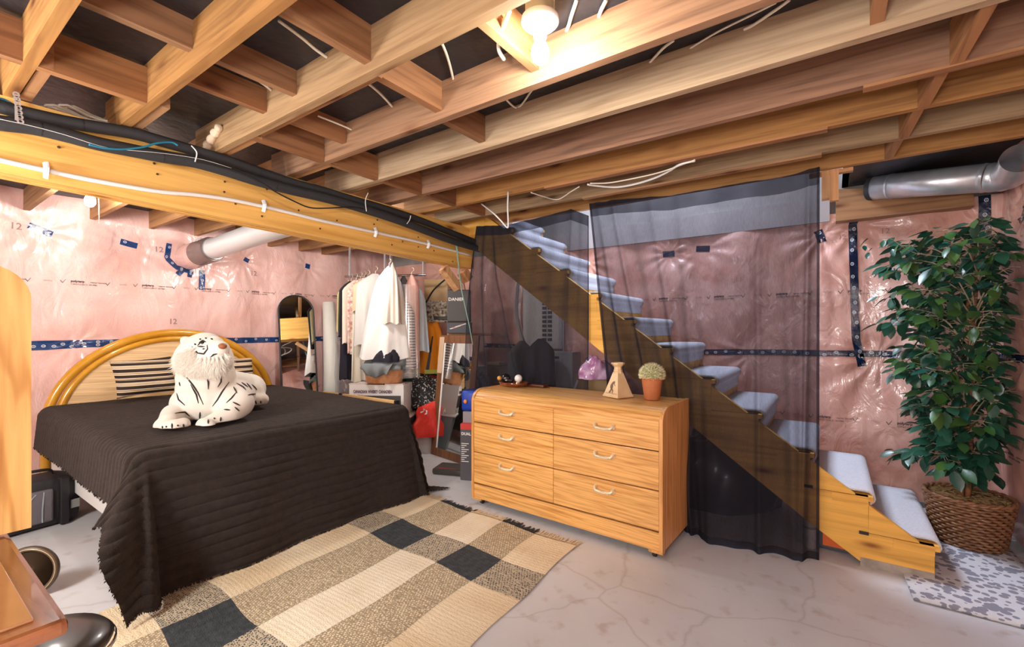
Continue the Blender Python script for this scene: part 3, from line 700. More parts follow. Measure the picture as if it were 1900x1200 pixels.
curtain('sheer_curtain', 'narrow left panel of sheer black curtain nailed to a joist behind the dresser', [w3(885, 420, 3.27), w3(935, 418, 3.27), w3(1000, 404, 3.27), w3(1060, 388, 3.27), w3(1092, 400, 3.27)],
        [w3(866, 800, 3.285), w3(930, 812, 3.285), w3(1000, 825, 3.285), w3(1050, 830, 3.285), w3(1093, 835, 3.285)], [(.10, .03, .06, .14), (.16, .02, .05, .36), (.42, .03, .03, -.05), (.03, .03, .06, 0), (.78, .05, .03, .05)], 3, 3.27, 3.285, mid=lambda a: -.06*(1-a))
T_base = (-.8, 3.27)
curtain('sheer_curtain', 'wide right panel of sheer black curtain hanging to the floor in front of the stairs', [w3(1094, 378, 3.27), w3(1150, 370, 3.27), w3(1245, 363, 3.27), w3(1330, 348, 3.27), w3(1385, 338, 3.27), w3(1450, 330, 3.27), w3(1521, 309, 3.27)],
        [(-1.33, .006, 3.31), (-1.0, .006, 3.31), (-.80, .006, 3.20), (-.62, .004, 3.11), (-.44, .004, 3.12), (-.27, .004, 3.16), (-.065, .004, 3.235)],
        [(.05, .02, .06, .1), (.13, .016, .05, .10), (.20, .02, .03, .13), (.27, .016, .05, .10), (.36, .02, .025, .07), (.44, .03, .03, .03), (.60, .05, .03, -.06), (.72, .02, .03, .02), (.85, .03, .04, .06), (.955, .012, .04, -.02)], 8, 3.27, 3.2, 220, 90)
# ============================================================ DRESSER
DW = 1.505; dr = thing('dresser', 'long oak laminate dresser with six drawers and waterfall top on casters', 'dresser', (-2.316, 2.737, 0), atan2(-.055, 1.5))
DD, DH, DB = .535, .895, .052
arc = [(.0+.115-.115*cos(t*pi/2/7), DH-.09+.09*sin(t*pi/2/7)) for t in range(8)]
side = [(0, DB)]+arc+[(DD, DH), (DD, DB)]
for x0, x1 in ((0, .022), (DW-.022, DW)):
    o = fin(MB().prism(side, lambda y, z: (x0, y, z), lambda y, z: (x1, y, z)).build('side_panel', M['oakZ'], dr, 35, True))
inn = [(y+.006, z-.004) for y, z in arc]; tp_ = [(.004, .828)]+inn+[(DD-.004, DH-.004), (DD-.004, DH-.022)]+[(y+.02, z-.02) for y, z in reversed(arc)]+[(.022, .828)]
fin(MB().prism(tp_, lambda y, z: (.022, y, z), lambda y, z: (DW-.022, y, z)).build('top_panel', M['oak'], dr, 35, True))
MB().box(.022, DW-.022, .03, .04, DB+.02, .84).box(.022, DW-.022, DD-.01, DD-.002, DB, DH-.02).build('carcass', mat('dark_recess', (.10, .045, .015), .7), dr, False, True)
MB().rbox(.022, DW-.022, .006, .026, DB-.002, .160, .003).build('base_apron', M['oak'], dr, False, True)
def pull(mb, x, z):
    P = [(x-.062, .012, z+.012), (x-.062, -.012, z+.012), (x-.058, -.022, z+.004), (x-.05, -.026, z-.006), (x, -.028, z-.009), (x+.05, -.026, z-.006), (x+.058, -.022, z+.004), (x+.062, -.012, z+.012), (x+.062, .012, z+.012)]
    mb.tube(P, .0098, 8); mb.tube([(x-.046, -.038, z-.008), (x+.046, -.038, z-.008)], .005, 6)
    for sx in (-.062, .062): mb.rbox(x+sx-.009, x+sx+.009, -.004, .006, z-.012, z+.022, .003)
rows = [(.645, .820, .745), (.412, .640, .565), (.172, .407, .345)]
for z0, z1, zh in rows:
    for i, (x0, x1, hx) in enumerate(((.024, DW/2-.0015, .355), (DW/2+.0015, DW-.024, 1.135))):
        f = MB().rbox(x0, x1, .002, .024, z0, z1-.002, .003).build('drawer', M['oak'], dr, False, True)
        h = MB(); pull(h, hx, zh); h.build('handle', M['brass'], f, True, True)
for x, y in ((.07, .05), (DW-.06, .04), (.07, DD-.06), (DW-.07, DD-.06)):
    MB().lathe([(.019, -.011), (.021, -.006), (.021, .006), (.019, .011)], (x, y, .0215), 16, T=Matrix.Rotation(pi/2, 3, 'Y')).box(x-.004, x+.004, y-.004, y+.004, .02, DB+.01).box(x-.016, x+.016, y-.016, y+.016, DB-.006, DB+.002).build('caster', M['black'], dr, False, True)
MB().box(DW-.09, DW-.002, .01, .05, DB-.018, DB).box(.0, .09, .01, .05, DB-.018, DB).build('foot_block', M['oakZ'], dr, False, True)
RD = rootmat(dr)
def dtop(px, py): p = PZ(px, py, DH); p.z = DH+.0005; return p
# tray, ornaments
p = dtop(968, 713); p.y = 3.10; p.x = PZ(968, 713, DH).x
tr = thing('glass_tray', 'low oval amber glass tray at the left end of the dresser top', 'tray', p)
MB().lathe([(.10, 0), (.125, .008), (.14, .03), (.137, .032), (.12, .012), (.09, .008), (.001, .007)], (0, 0, 0), 40, sy=.7).build('bowl', mat('amber_tortoise_glass', (.30, .06, .012), .08, col2=(.10, .02, .005), ns=25, coat=.8), tr, True, True)
def on(name, label, cat, off, z=.012): return thing(name, label, cat, (p.x+off[0], p.y+off[1], p.z+z))
t = on('white_ball', 'small white globe on a brass ring at the right of the amber tray', 'ornament', (.05, .0)); MB().ball((0, 0, .052), .032, 20, 14).build('globe', M['ceramic'], t, True, True)
MB().lathe([(.024, .0), (.03, .006), (.02, .022), (.0, .022)], (0, 0, 0), 20).build('ring', mat('polished_brass', (.8, .55, .2), .2, 1), t, True, True)
t = on('round_bottle', 'small glossy black round bottle with amber stopper at the left of the tray', 'bottle', (-.085, .01)); MB().ball((0, 0, .045), .04, 20, 12).build('body', M['blackgloss'], t, True, True)
MB().ball((-.045, -.03, .045), .02, 14, 9).build('stopper', mat('amber_knob', (.7, .33, .06), .25), t, True, True)
t = on('perfume_bottle', 'tiny dark glass bottle with silver cap in the middle of the tray', 'bottle', (-.015, -.02))
MB().tube([(-.03, 0, .03), (.02, 0, .03)], .014, 12).build('body', M['blackgloss'], t, 40, True); MB().tube([(-.05, 0, .03), (-.03, 0, .03)], .01, 12).build('cap', M['chrome'], t, 40, True)
t = thing('wooden_case', 'dark flat rectangular box lying right behind the amber tray', 'box', (p.x+.19, p.y+.07, p.z))
MB().rbox(-.09, .09, -.04, .04, 0, .02, .006, Matrix.Rotation(-.1, 4, 'Z')).build('case', mat('dark_red_wood', (.09, .025, .015), .3), t, False, True)
# vase
q = dtop(1152, 727); vs = thing('pyramid_vase', 'cream four-sided pyramid vase with engraved dancing flute player figure', 'vase', (-1.215, 3.0, DH+.0005), -.42)
mv = mat('cream_glazed_clay', (.80, .60, .36), .4, col2=(.70, .48, .26), ns=10)
T4 = Matrix.Rotation(pi/4, 3, 'Z')
MB().lathe([(.098, 0), (.104, .004), (.104, .012), (.098, .016), (.094, .022), (.036, .165), (.034, .168)], (0, 0, 0), 4, T4).build('body', mv, vs, False, True)
MB().lathe([(.032, .163), (.034, .168), (.034, .172), (.028, .176), (.03, .180), (.03, .186), (.026, .19), (.026, .207), (.046, .228), (.046, .236), (.04, .237), (.022, .21)], (0, 0, 0), 8).build('neck', mv, vs, False, True)
fg = MB(); K = [(-.005, .105), (.010, .112), (.016, .104), (.012, .094), (.004, .088), (.006, .075), (.004, .06), (.014, .048), (.012, .034), (.020, .030), (.008, .028), (.004, .046), (-.008, .052), (-.012, .036), (-.022, .030), (-.006, .030), (-.004, .05), (-.016, .064), (-.018, .082)]
def vf(x, z, o): fy = -(.094-(z-.022)*.405)*.7071; return (x, fy-o, z)
fg.prism(K, lambda x, z: vf(x*1.15, z, .0012), lambda x, z: vf(x*1.15, z, -.001)); fg.tube([vf(.010, .098, .002), vf(.026, .080, .002)], .0018, 5)
fg.build('figure', mat('brown_engraving', (.20, .13, .08), .6), vs, False, True)
lb = MB()
for zz in (.024, .03): lb.tube([vf(-.060+(zz-.024), zz, .0012), vf(.060-(zz-.024), zz, .0012)], .0012, 4)
lb.build('engraved_line', mat('brown_engraving2', (.35, .2, .1), .6), vs, False, True)
# cactus
cp = thing('terracotta_pot', 'terracotta pot with a round spiny cactus near the right end of the dresser', 'plant', (-.985, 3.02, DH+.0005))
MB().lathe([(.047, 0), (.050, .004), (.068, .135), (.074, .136), (.076, .14), (.074, .146), (.066, .146), (.064, .125), (.001, .125)], (0, 0, 0), 36).build('pot', mat('terracotta', (.50, .17, .065), .6, col2=(.42, .14, .05), ns=12), cp, 40, True)
MB().ball((0, 0, .165), (.074, .074, .066), 28, 16).build('cactus', mat('cactus_green', (.32, .34, .16), .7, col2=(.22, .25, .1), ns=40), cp, True, True)
sp = MB(); rr = random.Random(5)
for i in range(900):
    th = rr.random()*2*pi; ph = math.asin(rr.uniform(-.35, 1)); d = Vector((cos(ph)*cos(th), cos(ph)*sin(th), sin(ph)))
    b = Vector((0, 0, .165))+Vector((d.x*.074, d.y*.074, d.z*.066)); e = b+(d+Vector((rr.uniform(-.8, .8), rr.uniform(-.8, .8), rr.uniform(-.8, .5)))).normalized()*.02
    u = d.orthogonal().normalized()*.0016; w = d.cross(u).normalized()*.0016
    sp.add([b+u, b-u*.5+w, b-u*.5-w, e], [(0, 1, 3), (1, 2, 3), (2, 0, 3)])
tag(sp.build('spines', mat('cream_spines', (.86, .80, .52), .6), cp, False, True), kind='stuff')

# ============================================================ RUG
rg = thing('rag_rug', 'woven rag rug in cream and charcoal checks with knotted fringe', 'rug', (-2.05, 1.1, 0))
cols = [-2.92, -2.53, -2.185, -1.90, -1.61, -1.315]; rws = [2.62, 2.215, 1.935, 1.06, .77, -.12]
ct = {0: [(.74, .60, .40), (.80, .68, .48)], 1: [(.66, .50, .31), (.60, .45, .28)]}
mC = mat('rug_cream', (.84, .71, .50), .95, col2=(.74, .58, .37), ns=3.5, bs=160, bst=.5, scale=(.5, 1, 1))
mP = mat('rug_pale_cream', (.88, .79, .62), .95, col2=(.80, .68, .49), ns=4, bs=160, bst=.5)
mK = mat('rug_black', (.028, .034, .04), .95, col2=(.05, .058, .062), ns=30, bs=160, bst=.6)
def speck(name, a, b, sc):
    m, nt, bb = _nt(name); v = mapped(nt, (sc*.28, sc*1.5, sc)); n = N(nt, 'ShaderNodeTexVoronoi', i_Scale=1.); nt.links.new(v, n.inputs['Vector'])
    v2 = mapped(nt, (sc, sc*.6, sc)); n2 = N(nt, 'ShaderNodeTexChecker', i_Scale=.9); nt.links.new(v2, n2.inputs['Vector'])
    ad = N(nt, 'ShaderNodeMath', operation='MULTIPLY_ADD'); ad.inputs[1].default_value = .5; nt.links.new(n2.outputs['Fac'], ad.inputs[0]); nt.links.new(n.outputs['Distance'], ad.inputs[2])
    nt.links.new(ramp(nt, ad.outputs[0], [(.45, a), (.62, b)]), bb.inputs['Base Color']); bb.inputs['Roughness'].default_value = .95; bump(nt, bb, n.outputs['Distance'], .4, .004); return m
mS = speck('rug_tan_speckle', (.80, .67, .46), (.36, .28, .18), 130); mD = speck('rug_dark_speckle', (.028, .028, .032), (.50, .42, .30), 130)
def rz(x, y): return .007+.004*nz(x, y, 1, 3)+.0035*nz(x, y, 4, 7)
def skew(x, y): return Vector((x+.06*(2.6-y)/1.0*(1 if x > -1.5 else .6)*.9+.008*sin(y*9+x*3), y-.07*(x+2.8)*.6-.0+.012*sin(x*9), 0))
for i in range(5):
    for j in range(5):
        dk = j in (1, 3); wc = i in (1, 3); m = mK if dk and wc else mD if dk else mS if wc else (mP if (i == 2) else mC)
        x0, x1, y0, y1 = cols[i], cols[i+1], rws[j+1], rws[j]; mb = MB(); nx = max(3, int((x1-x0)/.025)); ny = max(4, int((y0-y1)/-.0125))
        def rf(a, b):
            x = x0+(x1-x0)*a; y = y0+(y1-y0)*b; p = skew(x, y); p.z = rz(p.x, p.y)+.0009*((int(round(b*ny))) % 2)+.001*sin(a*40); return p
        mb.grid(rf, nx, ny); mb.build('woven_square', m, rg)
fr = MB(); rr = random.Random(3)
for i in range(230):
    a = i/229; x = cols[0]+(cols[-1]-cols[0])*a; p = skew(x, rws[0]); ci = max(k for k in range(5) if cols[k] <= x+1e-6); fr.mi = 1 if ci in (1, 3) else 0
    e = p+Vector((rr.uniform(-.02, .02), rr.uniform(.045, .085), 0)); w = .003
    fr.add([(p.x-w, p.y, .012), (p.x+w, p.y, .012), (e.x+w, e.y, .004), (e.x-w, e.y, .004), (p.x, p.y, .002)], [(0, 1, 2, 3), (1, 4, 2), (0, 3, 4)])
tag(fr.build('fringe', [mC, mK], rg), kind='stuff')
# ============================================================ BED
bx0, bx1, by0, by1, bz = -5.13, -3.0, .86, 2.60, .742
bed = thing('bed', 'queen bed base and mattress hidden under the brown coverlet with arched oak headboard', 'bed', (-4.05, 1.75, 0))
HC = 1.745; HA, HB, HZ = .905, .775, .56
def arch(k, n=48, a=HA, b=HB):
    return [(HC-a*k*cos(pi*i/n), HZ+b*k*sin(pi*i/n)) for i in range(n+1)]
pan = [(HC-HA*.9, .25)]+arch(.9)+[(HC+HA*.9, .25)]
hx = -5.235
fin(MB().prism(pan, lambda y, z: (hx, y, z), lambda y, z: (hx+.022, y, z)).build('headboard_panel', M['oakY'], bed, 40))
for k, r in ((1.0, .034), (.925, .027)):
    P = [Vector((hx+.022, y, z)) for y, z in arch(k)]; P = [Vector((hx+.022, P[0].y, .0+(.02 if k == 1 else .25)))]+P+[Vector((hx+.022, P[-1].y, .0+(.02 if k == 1 else .25)))]
    MB().tube(P, r, 14).build('headboard_rim', M['honey'], bed, True)
MB().rbox(bx0, bx1-.03, by0+.02, by1-.02, .34, .70, .04).build('mattress', mat('pale_mattress', (.6, .5, .42), .8), bed)
MB().box(bx0, bx1-.06, by0+.0, by0+.03, .20, .30).box(bx0, bx1-.06, by1-.05, by1-.02, .20, .30).box(bx1-.09, bx1-.06, by0+.03, by1-.05, .20, .30).build('bed_rail', mat('white_metal_rail', (.75, .75, .73), .4), bed)
MB().box(bx0, bx1-.09, by0+.03, by1-.05, .30, .34).build('slat_base', mat('base_board', (.5, .38, .3), .7), bed)
for x in (bx0+.1, bx1-.35):
    for y in (by0+.15, by1-.2): MB().tube([(x, y, 0), (x, y, .3)], .02, 10).build('leg', M['black'], bed)
fur = mat('brown_faux_fur', (.026, .017, .014), .95, col2=(.013, .008, .007), ns=26, bs=300, bst=.9, sheen=.16, scale=(1, 1, 1))
fur.node_tree.nodes['Principled BSDF'].inputs['Sheen Tint'].default_value = (.5, .38, .32, 1)
L0, Df, Dn, Dr = bx1-bx0, .785, .35, .62; Wd = by1-by0; RO = .075
def cloth(s, t, lift=0.):
    """s from the headboard, t across from the near side edge (negative = over the near side)"""
    ds = max(0, s-L0); dt = -t if t < 0 else (t-Wd if t > Wd else 0); sg = -1 if t < 0 else 1
    r = hypot(ds, dt); x = bx0+min(s, L0); y = by0+min(max(t, 0), Wd); z = bz-.022*max(0, (x+4.4)/1.4)+.012*nz(x, y, 1, 1.7)-.02*exp(-((x+4)**2+(y-1.7)**2)/.5)
    nrm = Vector((0, 0, 1))
    if r > 1e-6:
        dx, dy = ds/r, sg*dt/r; c = abs(dx*dy)*2
        al = .235*abs(dx)**2+(.10 if sg < 0 else .08)*dy*dy+c*(.58 if sg < 0 else .05)
        al += .10*sin(atan2(dt, ds)*9)*c+(.035*sin(y*5.2+1)+.02*sin(y*11)) * (1-c) * abs(dx)
        if r < RO*pi/2: a = r/RO; out = RO*sin(a); dn = RO*(1-cos(a)); nrm = Vector((dx*sin(a), dy*sin(a), cos(a)))
        else: q = r-RO*pi/2; out = RO+q*sin(al); dn = RO+q*cos(al); nrm = Vector((dx*cos(al), dy*cos(al), sin(al)))
        if c > .02 and r > .15: out += .05*sin(atan2(dt, ds)*12+.6)*min(1, (r-.15)*3)*min(1, c*2)
        zz = z-dn
        if zz < .016: out += (.016-zz)*.55; zz = .016+.006*nz(x, y, out, 9)
        x += dx*out-dx*0; y += dy*out; z = zz
    sd = s+.010*nz(s, t, 2, 3)
    per = .057; h = abs(sin(pi*sd/per))**.55
    am = .017 if ds > 0 else .0085
    am *= .7+.6*nz(s*2, t*2, 7, 2.5)
    p = Vector((x, y, z))+nrm*(h*am+.002*nz(s, t, 5, 60)+lift)
    p.z = max(p.z, .008); return p
cvb = MB(); sN, tN = 520, 260; s1_, t0_, t1_ = L0+Df, -Dn, Wd+Dr
cvb.grid(lambda a, b: cloth(a*s1_, t0_+(t1_-t0_)*b), sN, tN)
cv = thing('coverlet', 'dark brown ribbed plush coverlet draped over the bed to the floor', 'blanket', (-4.0, 1.75, .7))
cvb.build('cloth', fur, cv, True)
fb = MB(); rr = random.Random(9)
for i in range(900):
    side_ = rr.random()
    if side_ < .6: s_, t_ = s1_, t0_+(t1_-t0_)*rr.random(); d = Vector((.3, 0, -1))
    else: s_, t_ = s1_*rr.random(), t0_; d = Vector((0, -.3, -1))
    b = cloth(s_, t_); e = b+(d+Vector((rr.uniform(-.6, .6), rr.uniform(-.6, .6), 0))).normalized()*.012; e.z = max(e.z, .004); u = Vector((rr.uniform(-1, 1), rr.uniform(-1, 1), .2)).normalized()*.005
    fb.add([b-u, b+u, e], [(0, 1, 2)])
tag(fb.build('shaggy_edge', fur, cv), kind='stuff')
# pillows
def cushion(label, c, w, h, th, mt, rx, rz_, roll=0.):
    root = thing('striped_cushion', label, 'cushion', c, rz_, 'striped cushions on the bed'); mb = MB()
    R = Matrix.Rotation(rx, 3, 'X') @ Matrix.Rotation(roll, 3, 'Z')
    def f(sgn):
        def g(a, b):
            x = (a-.5)*2; y = (b-.5)*2; e = (max(0, 1-abs(x)**2.6)*max(0, 1-abs(y)**2.6))**.42
            pin = 1-.07*(1-x*x)*abs(y)**2-.0; pin2 = 1-.07*(1-y*y)*abs(x)**2
            return Vector((x*w/2*pin2, y*h/2*pin, sgn*th/2*e+.004*nz(x, y, sgn, 2)))
        return g
    mb.grid(f(1), 26, 22); mb.grid(f(-1), 26, 22); o = mb.build('cover', mt, root, True, True)
    for v in o.data.vertices: v.co = R @ v.co
    return root, R
bS = [(0, (.030, .016, .012)), (.17, (.80, .63, .42)), (.24, (.10, .06, .04)), (.27, (.75, .58, .38)), (.33, (.030, .016, .012)), (.52, (.78, .62, .42)), (.58, (.24, .16, .11)), (.60, (.78, .62, .42)), (.64, (.24, .16, .11)), (.66, (.78, .62, .42)), (.73, (.030, .016, .012)), (.88, (.75, .58, .38)), (.91, (.10, .06, .04)), (.94, (.78, .6, .4))]
def striped(name):
    return stripes(name, bS, 2, 7.2, .85)
c1 = PX(265, 697, -4.86)
cushion('brown and cream striped cushion leaning on the headboard left of the toy tiger', (-4.88, 1.40, .955), .44, .33, .15, striped('cushion_stripes'), radians(68), radians(90), 0.06)
cushion('brown and cream striped cushion mostly hidden behind the toy tiger', (-4.90, 2.10, .93), .44, .33, .14, striped('cushion_stripes_b'), radians(66), radians(90), -.05)
# ============================================================ PLUSH TIGER
def blob_mesh(balls, vox=.012, sm=4):
    mb = MB()
    for c, r in balls: mb.ball(c, r, 16, 10)
    o = mb.build('tmp', M['white']); md = o.modifiers.new('r', 'REMESH'); md.mode = 'VOXEL'; md.voxel_size = vox
    s = o.modifiers.new('s', 'SMOOTH'); s.factor = .6; s.iterations = sm
    dg = bpy.context.evaluated_depsgraph_get(); me = bpy.data.meshes.new_from_object(o.evaluated_get(dg))
    vs = [v.co.copy() for v in me.vertices]; fs = [list(p.vertices) for p in me.polygons]
    bpy.data.objects.remove(o); bpy.data.meshes.remove(me); return vs, fs
def chain(a, b, n=6):
    (p, r), (q, s) = a, b; return [(p.lerp(q, i/n), r+(s-r)*i/n) for i in range(n+1)]
def Q(px, py, d, r): return (PD(px, py, d), r)
tg = thing('toy_tiger', 'large white plush tiger with dark stripes lying on the brown coverlet', 'stuffed toy', (-3.55, 1.25, .76))
B = [Q(384, 738, 3.17, .19), Q(384, 718, 3.17, .185), Q(383, 700, 3.15, .18), Q(380, 685, 3.14, .165), Q(352, 748, 3.15, .12), Q(424, 748, 3.17, .13), Q(440, 735, 3.25, .12)]
HD = [Q(377, 660, 3.12, .155), Q(372, 668, 3.12, .16), Q(388, 668, 3.12, .15), Q(381, 648, 3.1, .118), Q(398, 655, 3.04, .088), Q(408, 648, 3.0, .06), Q(398, 640, 3.05, .062), Q(404, 662, 3.03, .07), Q(372, 644, 3.04, .06)]
LG = chain(Q(362, 762, 3.12, .09), Q(322, 770, 3.0, .075))+chain(Q(322, 770, 3.0, .075), Q(313, 782, 2.87, .06))+[Q(300, 790, 2.83, .047), Q(312, 792, 2.81, .047), Q(326, 791, 2.81, .047), Q(339, 787, 2.84, .044)]
LG += chain(Q(443, 748, 3.17, .10), Q(425, 770, 3.06, .07))+chain(Q(425, 770, 3.06, .07), Q(390, 785, 2.95, .052))+[Q(378, 788, 2.9, .047), Q(386, 791, 2.88, .043)]
BD = chain(Q(400, 728, 3.3, .18), Q(445, 724, 3.75, .15))+[Q(462, 722, 3.8, .13), Q(456, 732, 3.7, .12)]+chain(Q(466, 728, 3.72, .10), Q(480, 740, 3.72, .06))+[Q(487, 741, 3.7, .05), Q(476, 742, 3.66, .05)]
EA = [Q(344, 632, 3.14, .035), Q(347, 636, 3.13, .035), Q(350, 642, 3.12, .04)]
vs, fs = blob_mesh(B+HD+LG+BD+EA)
vs = [Vector((v.x, v.y, max(v.z, .757))) for v in vs]
plush = mat('white_plush', (.84, .80, .73), .9, bs=240, bst=.25, sheen=.3, col2=(.80, .75, .66), ns=6)
mb = MB(); mb.add(vs, fs); body = mb.build('body', plush, tg, True)
bv = BVHTree.FromPolygons(vs, fs); O_ = Vector((0, 0, H))
def hit(px, py):
    h = bv.ray_cast(O_, ray(px, py).normalized()); return (h[0], h[1]) if h[0] is not None else None
def zt(x, y): return 180+x/4.287, 580+y/4.287
stp = [[(655, 475), (720, 520), (760, 570), (800, 630), (855, 750)], [(745, 570), (790, 650), (810, 735)], [(865, 500), (885, 550), (885, 620)], [(990, 505), (985, 550), (955, 600)], [(1050, 550), (1000, 620), (960, 690), (910, 755)],
       [(1110, 630), (1070, 680), (1020, 725)], [(635, 640), (650, 690), (710, 745)], [(655, 550), (665, 590)], [(597, 880), (597, 940)], [(550, 900), (555, 915)], [(640, 890), (645, 905)], [(685, 885), (695, 930)], [(620, 800), (700, 790), (745, 830)],
       [(820, 790), (815, 850)], [(885, 850), (885, 890)], [(985, 830), (980, 870)], [(930, 835), (940, 850)], [(1080, 710), (1150, 745)], [(1095, 750), (1140, 790)], [(1010, 770), (1070, 775)], [(1110, 560), (1160, 590), (1190, 620)], [(1150, 555), (1210, 600)], [(1190, 560), (1240, 620)], [(1230, 570), (1280, 620)],
       [(1200, 655), (1290, 640)], [(1262, 700), (1268, 730)], [(1300, 700), (1305, 725)], [(1085, 590), (1120, 650)], [(520, 900), (530, 960)],
       [(800, 262), (835, 225), (875, 235)], [(810, 240), (840, 222), (868, 232)], [(755, 270), (800, 320), (850, 328), (880, 290), (875, 250)], [(800, 268), (870, 272)], [(905, 352), (930, 332), (962, 325)], [(815, 208), (830, 215)], [(860, 200), (875, 208)], [(905, 205), (925, 215)], [(775, 245), (790, 260)], [(840, 290), (862, 285)]]
sb = MB()
for P in stp:
    pts = []
    for i in range(len(P)-1):
        for j in range(6):
            t = j/6; h = hit(*zt(P[i][0]*(1-t)+P[i+1][0]*t, P[i][1]*(1-t)+P[i+1][1]*t))
            if h: pts.append(h[0]+h[1]*.001)
    pts = [p for i, p in enumerate(pts) if i == 0 or (p-pts[i-1]).length < .08]
    if len(pts) > 2: sb.tube(pts, lambda t: .0056*(.35+.65*sin(pi*min(.98, max(.02, t)))), 6)
tag(sb.build('stripes', mat('dark_fur_stripe', (.035, .03, .03), .9), tg, True), kind='stuff')
for nm, x, y, r, m in (('nose', 1000, 265, (.026, .026, .02), mat('brown_toy_nose', (.34, .12, .05), .6)), ('eye', 842, 240, (.012, .012, .012), M['blackgloss'])):
    h = hit(*zt(x, y))
    if h: MB().ball(h[0]-h[1]*.004, r).build(nm, m, tg, True)
rf = MB(); rr = random.Random(4)
for i in range(9000):
    a = rr.random()*2*pi; q = sqrt(rr.random()); px = 377+52*q*cos(a); py = 668+26*q*sin(a)
    if py < 664+4*sin(px*.9) and 363+3*sin(py) < px < 416: continue
    if px > 405 and py < 655: continue
    h = hit(px, py)
    if not h: continue
    out = (h[1]*.75+Vector((0, 0, -.75))+RGT*((px-380)/50*.5)).normalized(); out = (out+Vector((rr.uniform(-1, 1), rr.uniform(-1, 1), rr.uniform(-1, 1)))*.22).normalized()
    e = h[0]+out*rr.uniform(.02, .05)*(1.35 if py > 676 else 1); u = h[1].cross(out).normalized()*.0022; w = h[1]*.0022
    rf.add([h[0]-u, h[0]+u, h[0]+w-out*.003, e], [(0, 1, 3), (1, 2, 3), (2, 0, 3)])
tag(rf.build('ruff_fur', mat('cream_ruff_fur', (.95, .91, .83), .95, sheen=.3), tg), kind='stuff')
T = tg

# ============================================================ FICUS TREE AND BASKET
bc = Vector((.70, 4.02, 0))
bk = thing('wicker_basket', 'round brown wicker basket planter on the floor mat in the corner', 'basket', bc)
mw = mat('brown_wicker', (.20, .085, .035), .4, col2=(.34, .17, .08), ns=30, coat=.3)
def brad(z): return .160+.048*(z/.31)
wv = MB(); n = 84
for k in range(17):
    z = .012+k*.0175; P = []
    for j in range(n):
        a = 2*pi*j/n; r = brad(z)+.007*(1 if (j//2+k) % 2 else -1)*(.9); P.append(Vector((r*cos(a), r*sin(a), z)))
    wv.tube(P, .0085, 5, closed=True, flat=.8)
wv.lathe([(.150, .004), (.15, .3)], (0, 0, 0), 36)
wv.build('woven_body', mw, bk, True, True)
rb = MB()
for ph in (0, pi):
    P = [Vector(((brad(.31)+.006*cos(14*a+ph))*cos(a), (brad(.31)+.006*cos(14*a+ph))*sin(a), .312+.007*sin(14*a+ph))) for a in [2*pi*j/160 for j in range(160)]]
    rb.tube(P, .009, 6, closed=True)
rb.build('braided_rim', mw, bk, True, True)
ss = MB(); rr = random.Random(2)
for i in range(700):
    a = rr.random()*2*pi; r = .19*sqrt(rr.random()); c = Vector((r*cos(a), r*sin(a), .285+.02*rr.random())); d = Vector((rr.uniform(-1, 1), rr.uniform(-1, 1), rr.uniform(-.2, .4))).normalized()*.025; u = d.orthogonal().normalized()*.002
    ss.add([c-d-u, c-d+u, c+d, c+Vector((0, 0, .008))], [(0, 1, 2), (0, 3, 2)])
ss.lathe([(.19, .278), (.001, .286)], (0, 0, 0), 24)
tag(ss.build('straw_moss', mat('straw_moss', (.36, .24, .11), .95), bk, False, True), kind='stuff')
tree = thing('artificial_ficus', 'tall artificial ficus tree with glossy dark green leaves in a wicker basket', 'tree', (bc.x, bc.y, .29))
bark = mat('brown_bark', (.34, .14, .05), .8, col2=(.13, .06, .03), ns=25)
tk = MB()
def trunk(z, k): a = z*3.4+k*2*pi/3; return Vector((bc.x-.01+.05*(z-.3)*.5+.018*cos(a), bc.y+.02*sin(z*2)+.018*sin(a), z))
for k in range(3): tk.tube([trunk(.27+i*.085, k) for i in range(20)], lambda t: .015-.006*t, 8)
tk.build('trunk', bark, tree, True)
def silhouette(z):
    """centre x and half width of the crown at height z"""
    T_ = [(.42, .62, .20), (.50, .58, .26), (.62, .66, .14), (.80, .66, .22), (1.0, .64, .26), (1.2, .63, .30), (1.4, .64, .31), (1.6, .62, .32), (1.8, .62, .32), (1.95, .60, .30), (2.08, .66, .16)]
    for a, b in zip(T_, T_[1:]):
        if z <= b[0]: t = max(0, (z-a[0])/(b[0]-a[0])); return a[1]+(b[1]-a[1])*t, a[2]+(b[2]-a[2])*t
    return T_[-1][1:]
rr = random.Random(21); tw = MB(); leaves = []
def addleaf(p, d, sz): leaves.append((p, d.normalized(), sz*rr.uniform(.6, 1.25), rr.uniform(-1, 1)))
nb = 100
